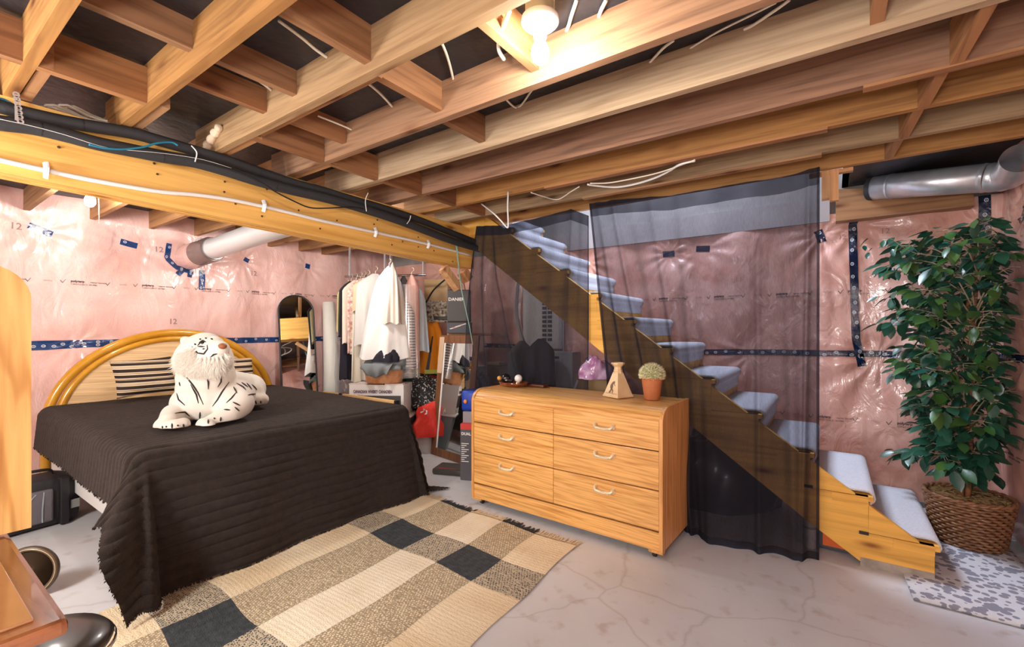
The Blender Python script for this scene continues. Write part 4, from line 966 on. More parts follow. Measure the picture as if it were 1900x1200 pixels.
for i in range(nb):
    z1 = .46+1.56*(i+.5)/nb+rr.uniform(-.03, .03); cx_, hw = silhouette(z1)
    a = i*2.399+rr.uniform(-.3, .3); rad = hw*rr.uniform(.72, 1.02); e = Vector((cx_+rad*cos(a), bc.y+.02+min(.30, rad)*sin(a)*.95, z1))
    e.x = min(e.x, .875); e.y = min(e.y, 4.40)
    zs = max(.40, z1-rr.uniform(.10, .32)); s0 = trunk(min(zs, 1.86), 0); mid = s0.lerp(e, .5)+Vector((0, 0, .07))
    P = smooth_path([s0, mid, e], 5); tw.tube(P, lambda t: .0045-.003*t, 5)
    for j in range(2, len(P)):
        for q in range(1 if j < 6 else 2):
            az = rr.uniform(0, 2*pi); o_ = Vector((cos(az), sin(az), rr.uniform(-.5, .3))); b0 = P[j]; tip = b0+o_*rr.uniform(.03, .075)
            tw.tube([b0, tip], .0015, 4, False); addleaf(tip, o_*.6+Vector((0, 0, -.55))+(e-s0).normalized()*.5, .102)
    for q in range(3):
        o_ = Vector((rr.uniform(-1, 1), rr.uniform(-1, 1), rr.uniform(-1, .3))); addleaf(e+o_*.03, o_+Vector((0, 0, -.7)), .108)
# sprig reaching far left at the top
P = smooth_path([trunk(1.8, 0), PY(1700, 470, 3.95), PY(1650, 442, 3.9), PY(1615, 452, 3.9)], 6); tw.tube(P, .002, 4)
for q in ((1612, 442), (1603, 455), (1620, 460), (1612, 468), (1640, 445), (1660, 440), (1668, 452), (1655, 462), (1690, 455), (1700, 470)): p = PY(q[0], q[1], 3.9+rr.uniform(-.03, .03)); addleaf(p, Vector((rr.uniform(-1, .2), -.4, -.6)), .075)
tag(tw.build('twigs', mat('pale_twig', (.42, .34, .22), .7), tree), kind='stuff')
lv, lf_ = [], []
for i in range(5):
    t = i/4; w = (0, .30, .36, .24, 0)[i]*.74; dz = -.10*t*t
    lv += [(-w, t, dz+.10*w*2), (0, t, dz), (w, t, dz+.10*w*2)]
lf_ = [(0+3*i, 1+3*i, 4+3*i, 3+3*i) for i in range(4)]+[(1+3*i, 2+3*i, 5+3*i, 4+3*i) for i in range(4)]
def leafmat(name, a, b):
    m, nt, bb = _nt(name); v = mapped(nt, (1, 1, 1)); oi = N(nt, 'ShaderNodeObjectInfo')
    nt.links.new(ramp(nt, oi.outputs['Random'], [(0, a), (.5, b), (.9, (b[0]*1.6, b[1]*1.3, b[2]*.8)), (1, (.03, .16, .04))]), bb.inputs['Base Color'])
    bb.inputs['Roughness'].default_value = .28; bb.inputs['Specular IOR Level'].default_value = .6
    return m
mL = leafmat('ficus_leaf', (.014, .080, .062), (.040, .11, .035))
lmesh = bpy.data.meshes.new('leaf'); lmesh.from_pydata(lv, [], lf_); lmesh.validate(); lmesh.materials.append(mL); lmesh.shade_smooth()
def leafM(p, d, sz, roll):
    up = Vector((0, 0, 1)) if abs(d.z) < .9 else Vector((0, 1, 0)); x = d.cross(up).normalized(); z = x.cross(d)
    R = Matrix((x, d, z)).transposed().to_4x4()
    return Matrix.Translation(p) @ R @ Matrix.Rotation(roll*.7, 4, 'Y') @ Matrix.Scale(sz, 4)
camv = Vector((0, 0, H))
leaves = [l for l in leaves if l[0].x < .86 and l[0].y < 4.46 and l[0].z > .34]
leaves.sort(key=lambda l: (l[0]-camv).length)
ti = rootmat(tree).inverted(); rest = MB()
for i, (p, d, sz, roll) in enumerate(leaves):
    Mx = leafM(p, d, sz, roll)
    if i < 300:
        o = bpy.data.objects.new('leaf', lmesh); COL.objects.link(o); o.parent = tree; o.matrix_basis = ti @ Mx
    else: rest.add([Mx @ Vector(v) for v in lv], lf_)
tag(rest.build('foliage', mL, tree, True), kind='stuff')
print('LEAVES', len(leaves))
pc = [PZ(1858, 965, .14), PZ(1868, 955, .16), PZ(1880, 965, .12), PZ(1878, 990, .03), PZ(1868, 998, .012), PZ(1885, 1003, .012)]
cable(pc, .004, M['cable'], 'white cord looping on the floor behind the wicker basket')

# ============================================================ FLOOR MAT, THINGS BY THE STAIRS
def matpat():
    m, nt, b = _nt('white_mat_grey_leaves'); v = mapped(nt, (1, 1, 1))
    n = N(nt, 'ShaderNodeTexVoronoi', i_Scale=26.); nt.links.new(v, n.inputs['Vector']); n2 = N(nt, 'ShaderNodeTexNoise', i_Scale=7.5, i_Detail=1.); nt.links.new(v, n2.inputs['Vector'])
    ad = N(nt, 'ShaderNodeMath', operation='MULTIPLY_ADD'); ad.inputs[1].default_value = -1.5; nt.links.new(n2.outputs['Fac'], ad.inputs[0]); nt.links.new(n.outputs['Distance'], ad.inputs[2])
    nt.links.new(ramp(nt, ad.outputs[0], [(.0, (.27, .27, .32)), (.012, (.68, .68, .71))]), b.inputs['Base Color'])
    ad.inputs[1].default_value = -1.; 
    ad2 = N(nt, 'ShaderNodeMath', operation='ADD'); ad2.inputs[1].default_value = .06; nt.links.new(ad.outputs[0], ad2.inputs[0])
    for l in list(nt.links):
        if l.from_node == ad and l.to_node.bl_idname == 'ShaderNodeValToRGB': nt.links.remove(l)
    rp = [x for x in nt.nodes if x.bl_idname == 'ShaderNodeValToRGB'][0]; nt.links.new(ad2.outputs[0], rp.inputs[0])
    n3 = N(nt, 'ShaderNodeTexNoise', i_Scale=150.); nt.links.new(v, n3.inputs['Vector']); bump(nt, b, n3.outputs['Fac'], .5); b.inputs['Roughness'].default_value = .95; return m
fm = MB(); fm.grid(lambda a, b: Vector((.33+.60*a-.06*b, 3.02+1.36*b, .012+.003*nz(a*3, b*4, 0))), 12, 24)
o = fm.build('floor_mat', matpat(), None, True, solid=.012); tag(o, 'white floor mat with grey leaf pattern at the foot of the stairs', 'mat')
p = PZ(1502, 1024, 0); t = thing('spray_can', 'white cylindrical can on the floor under the lowest stairs', 'can', (p.x+.0, 3.40, 0))
MB().lathe([(.030, 0), (.032, .004), (.032, .20), (.028, .21), (.026, .24), (.001, .242)], (0, 0, 0), 24).build('body', M['white'], t, 40, True)
MB().lathe([(.0325, .12), (.0325, .135)], (0, 0, 0), 24, cap=False).build('label_band', mat('faded_print', (.45, .42, .4), .5), t, False, True)
t = thing('tool_case', 'dark grey plastic case with an orange label lying under the bottom stair', 'box', (.05, 3.55, 0))
MB().rbox(-.19, .08, -.14, .25, .002, .13, .02).build('case', mat('charcoal_plastic', (.10, .10, .11), .5), t, False, True)
MB().box(-.10, .02, -.1425, -.1395, .03, .11).build('label', mat('orange_label', (.85, .16, .03), .5), t, False, True)

# ============================================================ LEFT FOREGROUND: DESK, OAK PANEL, STOOL
DZ = .752; dk = thing('desk', 'glossy mahogany desk top with glass sheet at the lower left corner', 'desk', (-1.65, -.2, 0))
MB().rbox(-2.02, -1.30, -1.1, .245, DZ-.034, DZ, .012).build('desktop', M['mahog'], dk)
MB().rbox(-1.98, -1.345, -1.05, .20, DZ+.0005, DZ+.006, .002).build('glass_sheet', mat('glass_on_desk', (.40, .19, .08), .06, coat=1., spec=.9, col2=(.32, .14, .055), ns=3), dk)
MB().box(-1.99, -1.34, -1.06, .20, DZ-.115, DZ-.035).build('apron', mat('dark_apron', (.09, .03, .015), .3), dk)
for x in (-1.96, -1.38):
    for y in (-1.0, .16): MB().box(x-.025, x+.025, y-.025, y+.025, 0, DZ-.115).build('leg', mat('dark_leg', (.09, .03, .015), .35), dk)
op = thing('oak_hutch_panel', 'upright oak board with rounded top corner standing on the desk', 'panel', (-1.985, -.2, DZ+.007))
R_ = .10; y1 = .288; zt_ = 1.545; pl = [(-.9, DZ+.007), (y1, DZ+.007)]+[(y1-R_+R_*cos(t*pi/2/8), zt_-R_+R_*sin(t*pi/2/8)) for t in range(9)]+[(-.9, zt_)]
fin(MB().prism(pl, lambda y, z: (-1.998, y, z), lambda y, z: (-1.972, y, z)).build('board', M['oakpanel'], op, 35))
t = thing('stool', 'round glossy black stool seat at the bottom left edge of the photo', 'stool', (-1.82, .262, 0))
MB().lathe([(.001, .43), (.15, .43), (.172, .438), (.178, .452), (.165, .468), (.12, .478), (.001, .482)], (0, 0, 0), 40).build('seat', mat('black_vinyl', (.03, .024, .026), .34, coat=.25), t, True, True)
MB().lathe([(.18, .428), (.184, .432), (.184, .44), (.18, .444)], (0, 0, 0), 40, cap=False).build('chrome_band', M['chrome'], t, True, True)
for k in range(4):
    a = k*pi/2+.5; MB().tube([(.10*cos(a), .10*sin(a), .43), (.15*cos(a), .15*sin(a), 0)], .012, 8).build('leg', M['chrome'], t, True, True)
t = thing('round_tray', 'dark round dish with a brown rim standing on edge beside the desk', 'tray', (-3.335, .475, .128))
Tm = (Matrix.Rotation(radians(-35), 3, 'Z') @ Matrix.Rotation(radians(84), 3, 'Y'))
MB().lathe([(.001, 0), (.095, 0), (.105, .006)], (0, 0, 0), 40, Tm).build('dish', mat('dark_brown_dish', (.05, .032, .02), .25), t, True, True)
MB().lathe([(.10, -.004), (.105, .012), (.118, .016), (.126, .01), (.126, -.006), (.10, -.004)], (0, 0, 0), 40, Tm, False).build('rim', mat('brown_rim', (.09, .06, .035), .35), t, True, True)
MB().lathe([(.1135, .0145), (.1135, .018), (.1165, .018), (.1165, .0145)], (0, 0, 0), 40, Tm, False).build('gilt_line', mat('gilt', (.65, .5, .32), .3, .5), t, True, True)
# bag by the wall
t = thing('duffel_bag', 'black and grey padded bag on the floor left of the bed', 'bag', (-4.55, .66, 0), radians(8))
MB().rbox(-.17, .17, -.24, .22, 0, .33, .07).build('body', mat('black_nylon', (.022, .02, .024), .6, bs=40, bst=.3), t, 60, True)
MB().rbox(.155, .195, -.16, .06, .05, .27, .025).build('front_pocket', mat('grey_nylon', (.14, .13, .15), .6, bs=30, bst=.3), t, 60, True)
MB().tube([(.19, -.13, .06), (.198, -.11, .16), (.195, -.03, .255)], .004, 5).tube([(.198, .0, .06), (.20, .0, .15), (.195, .01, .26)], .004, 5).build('piping', mat('pale_piping', (.3, .33, .38), .5), t, False, True)
MB().rbox(.16, .20, .09, .14, .01, .33, .008).build('strap', M['black'], t, False, True)
MB().rbox(.172, .182, .15, .20, .10, .16, .003).build('logo_patch', mat('grey_patch', (.25, .26, .25), .5), t, False, True)
MB().tube(smooth_path([(0, -.14, .32), (.02, -.10, .37), (.02, .08, .37), (0, .12, .32)], 5), .011, 6, flat=.5).build('handle', M['black'], t, True, True)

# ============================================================ CLOTHES CORNER
def VF(px, d, z=0., rot=0.):
    p = PD(px, 614, d); return Matrix.Translation((p.x, p.y, z)) @ Matrix.Rotation(YAW+rot, 4, 'Z')
def vthing(name, label, cat, px, d, z=0., rot=0., group=None):
    p = PD(px, 614, d); return thing(name, label, cat, (p.x, p.y, z), YAW+rot, group)
def zof(py, d): return H+(CY-py)*d/FPX
mirror = mat('mirror_glass', (.78, .80, .80), .02, 1.)
# arched mirror leaning on the left wall
t = thing('arched_mirror', 'tall arched mirror with thin black frame leaning on the pink wall beyond the bed', 'mirror', (-5.015, 2.914, .0), radians(-14.6))
def am(y, z, o): return (-.165*z+o, y, z)
W2 = .195; AP = [(-W2, .0)]+[(-W2*cos(pi*i/20), 1.58+W2*1.0*sin(pi*i/20)) for i in range(21)]+[(W2, .0)]
fin(MB().prism(AP, lambda y, z: am(y*.97, z, .0), lambda y, z: am(y*.97, z, .008)).build('glass', mirror, t, 40, True))
MB().tube([am(y, z, .006) for y, z in AP]+[am(-W2, .0, .006)], .011, 8).build('frame', M['black'], t, 40, True)
t = thing('fabric_roll', 'tall white fabric roll standing against the wall between mirror and clothes', 'roll', (-5.08, 3.36, 0))
MB().tube([(.0, -.03, 0), (-.02, -.02, .9), (-.06, -.035, 1.71)], lambda s: .115-.045*s, 20).build('roll', mat('off_white_wrap', (.70, .68, .62), .5, bs=12, bst=.5), t, True, True)
mb = MB()
def pb(a, b):
    an = a*2*pi; r = (.13-.05*abs(b-.35))*(1+.18*nz(cos(an)*3, sin(an)*3, b*7)); return Vector((.13+r*cos(an)-.05*b, .09+r*sin(an), .25+1.1*b+.02*nz(a*9, b*9, 2)))
mb.grid(pb, 28, 30); mb.build('loose_plastic', M['clear'], t, True, True)
# folding wooden stand on the far side of the bed
t = thing('folding_stand', 'light wooden folding stand frame with black joints behind the bed corner', 'stand', (-3.5, 2.93, 0))
z = .668; MB().rbox(-4.62, -3.43, 2.915, 2.94, z-.014, z+.016, .003).build('rail', M['palepine'], t)
MB().rbox(-3.425, -3.395, 2.905, 2.945, z-.02, z+.02, .004).rbox(-4.31, -4.26, 2.905, 2.945, z-.02, z+.02, .004).build('joint', M['black'], t)
MB().tube([(-3.41, 2.92, z-.02), (-3.40, 2.92, .45), (-3.44, 3.0, 0)], .017, 4).build('leg', M['palepine'], t)
MB().tube([(-4.4, 3.15, z-.02), (-4.4, 3.2, 0)], .017, 4).build('leg', M['palepine'], t)
MB().lathe([(.009, -.014), (.009, .014)], (-3.405, 2.905, .50), 12, Matrix.Rotation(pi/2, 3, 'X')).build('bolt', M['black'], t)
# tote, whisky box, clothes basket
D0 = 4.86
t = vthing('storage_tote', 'grey plastic storage tote with white lid on the floor beyond the bed foot', 'tote', 720, D0+.22, 0, -.06)
MB().add([(-.28, -.17, 0), (.22, -.17, 0), (.22, .2, 0), (-.28, .2, 0), (-.32, -.21, .41), (.27, -.21, .41), (.27, .24, .41), (-.32, .24, .41)], [(0, 3, 2, 1), (4, 5, 6, 7), (0, 1, 5, 4), (1, 2, 6, 5), (2, 3, 7, 6), (3, 0, 4, 7)]).build('body', mat('blue_grey_plastic', (.22, .27, .29), .45), t, False, True)
MB().rbox(-.345, .295, -.235, .265, .411, .436, .008).build('lid', M['white'], t, False, True)
t = vthing('liquor_box', 'white and black cardboard box printed CANADIAN WHISKY CANADIEN on the grey tote', 'box', 707, D0+.15, .438, -.05)
bw, bh = .295, .335
MB().box(-bw, bw, -.15, .19, 0, bh).build('carton', mat('white_carton', (.78, .76, .74), .6), t, False, True)
MB().box(-bw+.01, bw-.03, -.1525, -.1505, .075, bh-.112).build('dark_panel', mat('black_print_panel', (.06, .055, .055), .5), t, False, True)
tx = MB(); add_text(tx, 'CANADIAN WHISKY CANADIEN', .045, lambda x, y, q: (x*.64-.25, -.1525-q, y+bh-.085), .0008, .0018); add_text(tx, '12 x 750 mL', .022, lambda x, y, q: (x-.25, -.1525-q, y+bh-.118), .0006)
tx.build('printed_title', mat('purple_print', (.12, .07, .14), .5), t, False, True)
bc_ = MB().box(.185, .262, -.153, -.151, .018, .06).box(.18, .268, -.1525, -.1515, .012, .066); bc_.mi = 1
for k in range(14): bc_.box(.19+k*.005, .1922+k*.005+.001*(k % 2), -.154, -.1531, .022, .056)
bc_.build('barcode_panel', [M['white'], M['black']], t, False, True)
for x, r_ in ((-.2, .3), (.2, -.3)): MB().box(x-.11, x+.09, -.13, -.05, bh+.0005, bh+.012, Matrix.Rotation(r_*.1, 4, 'Z')).build('flap', mat('carton_flap', (.62, .52, .5), .7), t, False, True)
t = vthing('laundry_basket', 'orange brown fruit-printed round basket on the whisky box', 'basket', 713, D0+.15, .438+bh+.013)
MB().lathe([(.185, 0), (.195, .01), (.22, .175), (.225, .18), (.215, .182), (.19, .02), (.001, .018)], (0, 0, 0), 36, sy=.75).build('body', mat('fruit_print', (.62, .24, .08), .5, col2=(.75, .42, .22), ns=16), t, True, True)
MB().lathe([(.218, .15), (.2245, .18), (.226, .182), (.22, .15)], (0, 0, 0), 36, sy=.76, cap=False).build('green_rim', mat('green_rim', (.08, .2, .10), .5), t, True, True)
def heap(name, label, cat, px, d, z0, rx, ry, rz_, m, seed, fz=3., rot=0., amp=.35):
    t = vthing(name, label, cat, px, d, z0, rot); mb = MB()
    def f(a, b):
        an = a*2*pi; ph = -pi/2*.15+(pi/2*1.15)*b; c = Vector((cos(ph)*cos(an), cos(ph)*sin(an), sin(ph))); k = 1+amp*nz(c.x+seed, c.y, c.z, fz*.5)+amp*.5*abs(nz(c.x, c.y+seed, c.z, fz))-amp*.3*abs(nz(c.x*2, c.y, c.z+seed, fz*1.5))
        return Vector((c.x*rx*k, c.y*ry*k, max(0, c.z*rz_*k)))
    mb.grid(f, 44, 22); mb.build('folds', m, t, True, True); return t
gy = mat('grey_cotton', (.20, .23, .24), .9, bs=40, bst=.2); nv = mat('navy_cotton', (.014, .013, .024), .9, bs=40, bst=.2)
zb_ = .438+bh+.013+.17
heap('grey_clothes', 'heap of grey folded clothes overflowing the printed basket', 'clothes', 716, D0+.12, zb_-.02, .24, .16, .15, gy, 3)
heap('navy_garment', 'crumpled navy garment on top of the grey clothes', 'clothes', 717, D0+.03, zb_+.065, .13, .10, .14, nv, 7, amp=.28)
mb = MB(); mb.grid(lambda a, b: Vector(((a-.5)*.34*(1-.35*b), -.175-.025*sin(a*14)*b-.02*sin(pi*b), .19-.12*b+.025*cos(a*7)*b-.05*abs(a-.55)*b)), 30, 10)
t = vthing('grey_shirt', 'grey shirt drooping over the front of the printed basket', 'clothes', 708, D0+.12, zb_-.14); mb.build('drape', gy, t, True, True, solid=.008)
# rod and hanging clothes
RZ = zof(512, 5.4); ra = PD(640, 614, 5.45); rb_ = PD(790, 614, 5.3)
t = thing('clothes_rod', 'chrome clothes rod under the joists in the far left corner', 'rod', (ra.x, ra.y, RZ)); MB().tube([(ra.x, ra.y, RZ), (rb_.x, rb_.y, RZ)], .012, 10).build('bar', M['chrome'], t, True)
for f in (.06, .5, .57, .97):
    q = ra.lerp(rb_, f); MB().box(q.x-.008, q.x+.008, q.y-.008, q.y+.008, RZ-.01, ZJ+.02).build('hanger_bracket', M['steel'], t)
def garment(name, label, px, py0, py1, d, w0, w1, th, m, rot=0., folds=6, seed=0, cat='clothes', group=None, sleeve=None, hook=True, kx=0., peak=0.):
    z1 = zof(py1, d); z0 = zof(py0, d); t = vthing(name, label, cat, px, d, z1, rot, group); Hh = z0-z1; mb = MB(); rr = random.Random(seed); p1_, p2_ = rr.random()*6, rr.random()*6
    def f(a, b):
        an = 2*pi*a; sh = min(1, (b/.10))**.6; w = (w0+(w1-w0)*(b**peak if peak else b))*(.18+.82*sh)/2; tt = th*(.35+.65*sh)*(.5+.5*b+.3)/2
        fo = 1+(.10+.30*b)*sin(folds*an+p1_+2*b)*.5+.12*nz(cos(an)*2, sin(an)*2, b*2+seed)
        x = w*cos(an)*(1+.05*sin(3*an+p2_)*b); y = tt*sin(an)*fo+.018*b*sin(folds*x/max(w, .01)*2+p2_)
        z = Hh*(1-b)-.03*(abs(cos(an))**2)*(1-b)*sh*2+(.012*sin(5*an+p1_) if b > .98 else 0)
        return Vector((x+kx*b, y, z))
    mb.grid(f, 40, 26)
    if sleeve:
        for sg in (-1, 1):
            L = sleeve; mb.tube(smooth_path([(sg*w0*.38, 0, Hh*.93), (sg*w0*.50, -.01, Hh*.93-L*.3), (sg*w0*.54, -.02, Hh*.93-L*.7), (sg*w0*.55, -.03, Hh*.93-L)], 4), lambda s: .05-.012*s, 12)
    mb.build('fabric', m, t, True, True)
    if hook: MB().tube(smooth_path([(0, 0, Hh-.01), (0, 0, Hh+.03), (.02, 0, Hh+.05), (.02, 0, Hh+.075), (0, 0, Hh+.085)], 4), .0025, 5).build('hanger_hook', M['brass'], t, True, True)
    return t
def cm(n, c, **k): return mat(n, c, .9, **k)
ivory = cm('ivory_cloth', (.72, .66, .54)); blk = cm('black_cloth', (.02, .018, .022)); floral = cm('floral_cloth', (.80, .62, .55), col2=(.70, .62, .5), ns=22)
floral2 = mat('rose_print', (.78, .72, .64), .9, col2=(.48, .20, .16), ns=30); beige = cm('beige_cloth', (.62, .48, .30)); olive = cm('olive_yellow_cloth', (.55, .5, .25))
garment('hanging_shirt', 'olive yellow garment at the left end of the clothes rod', 644, 530, 615, 5.44, .34, .36, .06, olive, 1.25, seed=1, group='clothes hanging on the rod')
garment('hanging_jacket', 'black long sleeved garment second on the left end of the clothes rod', 652, 522, 624, 5.40, .40, .40, .07, blk, 1.2, seed=2, group='clothes hanging on the rod')
garment('hanging_shirt', 'pale pink floral blouse hanging beside the black garment', 661, 520, 636, 5.36, .40, .42, .07, floral, 1.05, seed=3, group='clothes hanging on the rod')
garment('hanging_dress', 'navy long dress showing below the pink floral blouse', 652, 610, 702, 5.42, .30, .30, .08, nv, 1.0, seed=4, hook=False, group='clothes hanging on the rod')
garment('hanging_dress', 'narrow ivory dress with rose print on the clothes rod', 669, 518, 655, 5.33, .34, .36, .06, floral2, .95, seed=5, group='clothes hanging on the rod')
garment('hanging_trousers', 'long ivory trousers reaching down to the whisky box', 676, 516, 706, 5.30, .28, .34, .07, ivory, .9, seed=6, group='clothes hanging on the rod')
garment('hanging_cardigan', 'beige cardigan with short sleeve left of the big white coat', 683, 515, 578, 5.25, .34, .36, .09, beige, .7, seed=7, group='clothes hanging on the rod')
garment('hanging_coat', 'grey white coat half hidden behind the big white coat', 697, 508, 640, 5.2, .42, .46, .12, cm('pale_grey_cloth', (.55, .53, .5)), .5, seed=8, group='clothes hanging on the rod')
wc = mat('white_coat_cloth', (.78, .77, .74), .75, bs=5, bst=.4, bd=.04)
garment('white_coat', 'large white coat hung from the joists in front of the other clothes', 722, 494, 664, 5.0, .16, .56, .26, wc, .05, 7, 9, kx=-.05, peak=.62)
garment('coat_sleeve', 'long cream sleeve layer draped over the white coat', 729, 487, 600, 4.90, .06, .20, .13, mat('cream_coat_cloth', (.66, .61, .53), .8, bs=5, bst=.3, bd=.03), .1, 5, 10, hook=False, kx=-.01, peak=.6)
garment('striped_dress', 'black and white horizontally striped dress in a clear garment bag', 755, 560, 682, 5.05, .16, .20, .10, stripes('bw_stripes', [(0, (.03, .03, .035)), (.5, (.7, .68, .66))], 2, 32), .2, seed=11, hook=False)
garment('coral_shirt', 'coral pink shirt hanging right of the striped dress', 764, 510, 672, 5.12, .16, .18, .12, mat('coral_cloth', (.78, .36, .28), .8, col2=(.72, .5, .44), ns=8), .2, seed=12)
garment('grey_dress', 'dark grey garment between the white coat and the striped dress', 749, 512, 690, 5.12, .16, .22, .10, cm('dark_grey_cloth', (.10, .09, .09)), .4, seed=18, hook=False)
garment('blue_shirt', 'light blue shirt with wide sleeve at the right end of the rod', 777, 535, 652, 5.25, .14, .26, .12, cm('light_blue_cloth', (.55, .66, .74)), .1, seed=13, hook=False)
o = MB(); o.grid(lambda a, b: Vector((.13*cos(a*2*pi)*(1-.25*(1-b)), .09*sin(a*2*pi), -.0+1.02*(1-b)+.01*nz(a*5, b*9, 3))), 24, 24)
t = vthing('garment_bag', 'clear plastic garment bag around the striped and coral clothes', 'bag', 758, 5.05, zof(700, 5.05)); o.build('plastic', M['clear'], t, True, True)
og = mat('hi_vis_orange', (.95, .34, .01), .7); garment('safety_jacket', 'bright orange safety jacket with yellow band and dark stripe', 783, 592, 692, 5.55, .40, .46, .16, og, 0, 5, 14, hook=True, sleeve=.5)
t = [x for x in bpy.data.objects if x.get('label', '').startswith('bright orange safety')][0]
MB().lathe([(.225, .0), (.228, .05)], (0, 0, 0), 30, sy=.5, cap=False).build('reflective_band', mat('lime_band', (.62, .68, .12), .5), t, True, True)
MB().add([(.06, -.105, .02), (.10, -.10, .02), (.15, -.07, .45), (.135, -.075, .45)], [(0, 1, 2, 3)]).build('dark_stripe', M['black'], t, False, True)
# bags and boxes at the back right of the clothes
def bag(name, label, px, d, z, w, dp, h, m, rot=0, handle=True, cat='bag'):
    t = vthing(name, label, cat, px, d, z, rot); mb = MB(); r_ = .0
    mb.grid(lambda a, b: Vector(((w/2*(1-.18*b*b)*(abs(cos(a*2*pi))**.55)*(1 if cos(a*2*pi) > 0 else -1)), (dp/2*(1-.55*b*b))*(abs(sin(a*2*pi))**.6)*(1 if sin(a*2*pi) > 0 else -1)+.012*nz(a*7, b*4, px), h*b+.012*nz(a*5, b*3, 2))), 40, 14)
    mb.add([(-w/2*.95, -dp/2*.9, .002), (w/2*.95, -dp/2*.9, .002), (w/2*.95, dp/2*.9, .002), (-w/2*.95, dp/2*.9, .002)], [(0, 1, 2, 3)])
    mb.build('body', m, t, True, True)
    if handle: MB().tube(smooth_path([(-w*.25, 0, h*.97), (-w*.2, 0, h+.08), (w*.2, 0, h+.08), (w*.25, 0, h*.97)], 5), .006, 6).build('handle', m, t, True, True)
    return t
pw = mat('plastic_white_bag', (.60, .60, .62), .4, bs=20, bst=.6)
bag('shopping_bag', 'crumpled white plastic bag on the floor under the red bag', 784, 5.12, 0, .28, .24, .26, pw, handle=False)
mred = mat('red_fabric', (.75, .035, .02), .6, bs=10, bst=.5, bd=.03)
t = bag('red_bag', 'bright red bag with a white logo between tote and wooden mirror', 788, 5.06, .19, .33, .22, .42, mred, .15, handle=False)
for v in t.children[0].data.vertices: v.co.x += .07*(v.co.z/.42)+.015*sin(v.co.z*30); v.co.z *= .82+.9*max(-.12, v.co.x); v.co.y += .02*sin(v.co.x*28+v.co.z*14)
MB().add([(-.04+a, -.118, .27+b) for a, b in ((0, 0), (.03, .01), (.05, .04), (.03, .05), (.045, .03), (.02, .02), (.0, .015))], [(0, 1, 2, 3, 4, 5, 6)]).add([(.0+a, -.119, .255+b) for a, b in ((0, 0), (.03, .0), (.035, .04), (.015, .05), (.02, .02))], [(0, 1, 2, 3, 4)]).build('logo', M['white'], t, False, True)
dots = mat('dotted_black_cloth', (.015, .015, .017), .8, col2=(.55, .52, .48), ns=46)
for e in [n for n in dots.node_tree.nodes if n.bl_idname == 'ShaderNodeValToRGB']: e.color_ramp.elements[0].position = .58; e.color_ramp.elements[1].position = .62
heap('dotted_blanket', 'black blanket with white speckles piled behind the red bag', 'blanket', 786, 5.30, .48, .24, .2, .34, dots, 5, amp=.25)
bag('storage_sack', 'large dark sack on the floor behind the red bag', 780, 5.45, 0, .42, .26, .56, blk, handle=False)
heap('dark_clothes', 'dark green and black clothes heap under the orange jacket', 'clothes', 780, 5.6, .72, .24, .18, .14, mat('dark_green_cloth', (.02, .05, .045), .9), 12)
heap('red_clothes', 'small dark red bundle right of the dark clothes heap', 'clothes', 803, 5.45, .62, .11, .1, .17, mat('dark_red_cloth', (.35, .015, .015), .85), 15)
t = bag('patterned_bag', 'black and cream animal print zip bag hanging above the orange jacket', 810, 5.6, zof(598, 5.6), .36, .16, .26, mat('animal_print', (.03, .028, .03), .6, col2=(.62, .54, .42), ns=34), handle=False)
MB().tube(smooth_path([(-.12, -.05, .24), (-.02, -.06, .40), (.16, -.05, .56)], 5), .012, 6, flat=.4).build('shoulder_strap', M['black'], t, True, True)
MB().rbox(-.02, .16, -.09, -.075, .03, .07, .008).build('trim_band', M['black'], t, False, True)
t = vthing('cardboard_piece', 'tan cardboard box behind the animal print bag', 'box', 812, 5.8, zof(566, 5.8)); MB().rbox(-.15, .14, -.1, .1, 0, .32, .004).build('carton', mat('kraft_card', (.50, .33, .16), .8), t, False, True)
t = vthing('black_shop_bag', 'black shop bag with white lettering beside the black curtain', 'bag', 852, 5.15, zof(597, 5.15)); MB().rbox(-.13, .13, -.05, .05, 0, .36, .01).build('body', mat('black_bag_card', (.035, .03, .03), .45), t, False, True)
tx = MB(); add_text(tx, 'DANIER', .05, lambda x, y, q: (x-.115, -.0525-q, y+.235), .0006, .0006); tx.build('printed_name', M['white'], t, False, True)
MB().tube(smooth_path([(-.07, 0, .355), (-.05, 0, .46), (.04, 0, .46), (.07, 0, .355)], 5), .005, 5).build('handle', M['black'], t, True, True)
t = vthing('shoe_box', 'black box with red and white stripes under the black shop bag', 'box', 852, 5.15, zof(618, 5.15)); MB().rbox(-.13, .14, -.09, .09, 0, .12, .004).build('box', mat('black_card', (.02, .02, .03), .4), t, False, True)
for k in range(3): MB().add([(-.10+.03*k, -.0915, .05+.012*k), (.02+.03*k, -.0915, .085+.012*k), (.03+.03*k, -.0915, .08+.012*k), (-.085+.03*k, -.0915, .045+.012*k)], [(0, 1, 2, 3)]).build('stripe', (M['white'], mat('red_print', (.7, .08, .05), .5), M['white'])[k], t, False, True)
t = vthing('wall_shelf', 'brown plank shelf carrying the bags at the back wall', 'shelf', 845, 5.3, zof(618, 5.3)-.03); MB().box(-.08, .42, -.14, .16, 0, .03).build('plank', M['darkwood'], t, False, True)
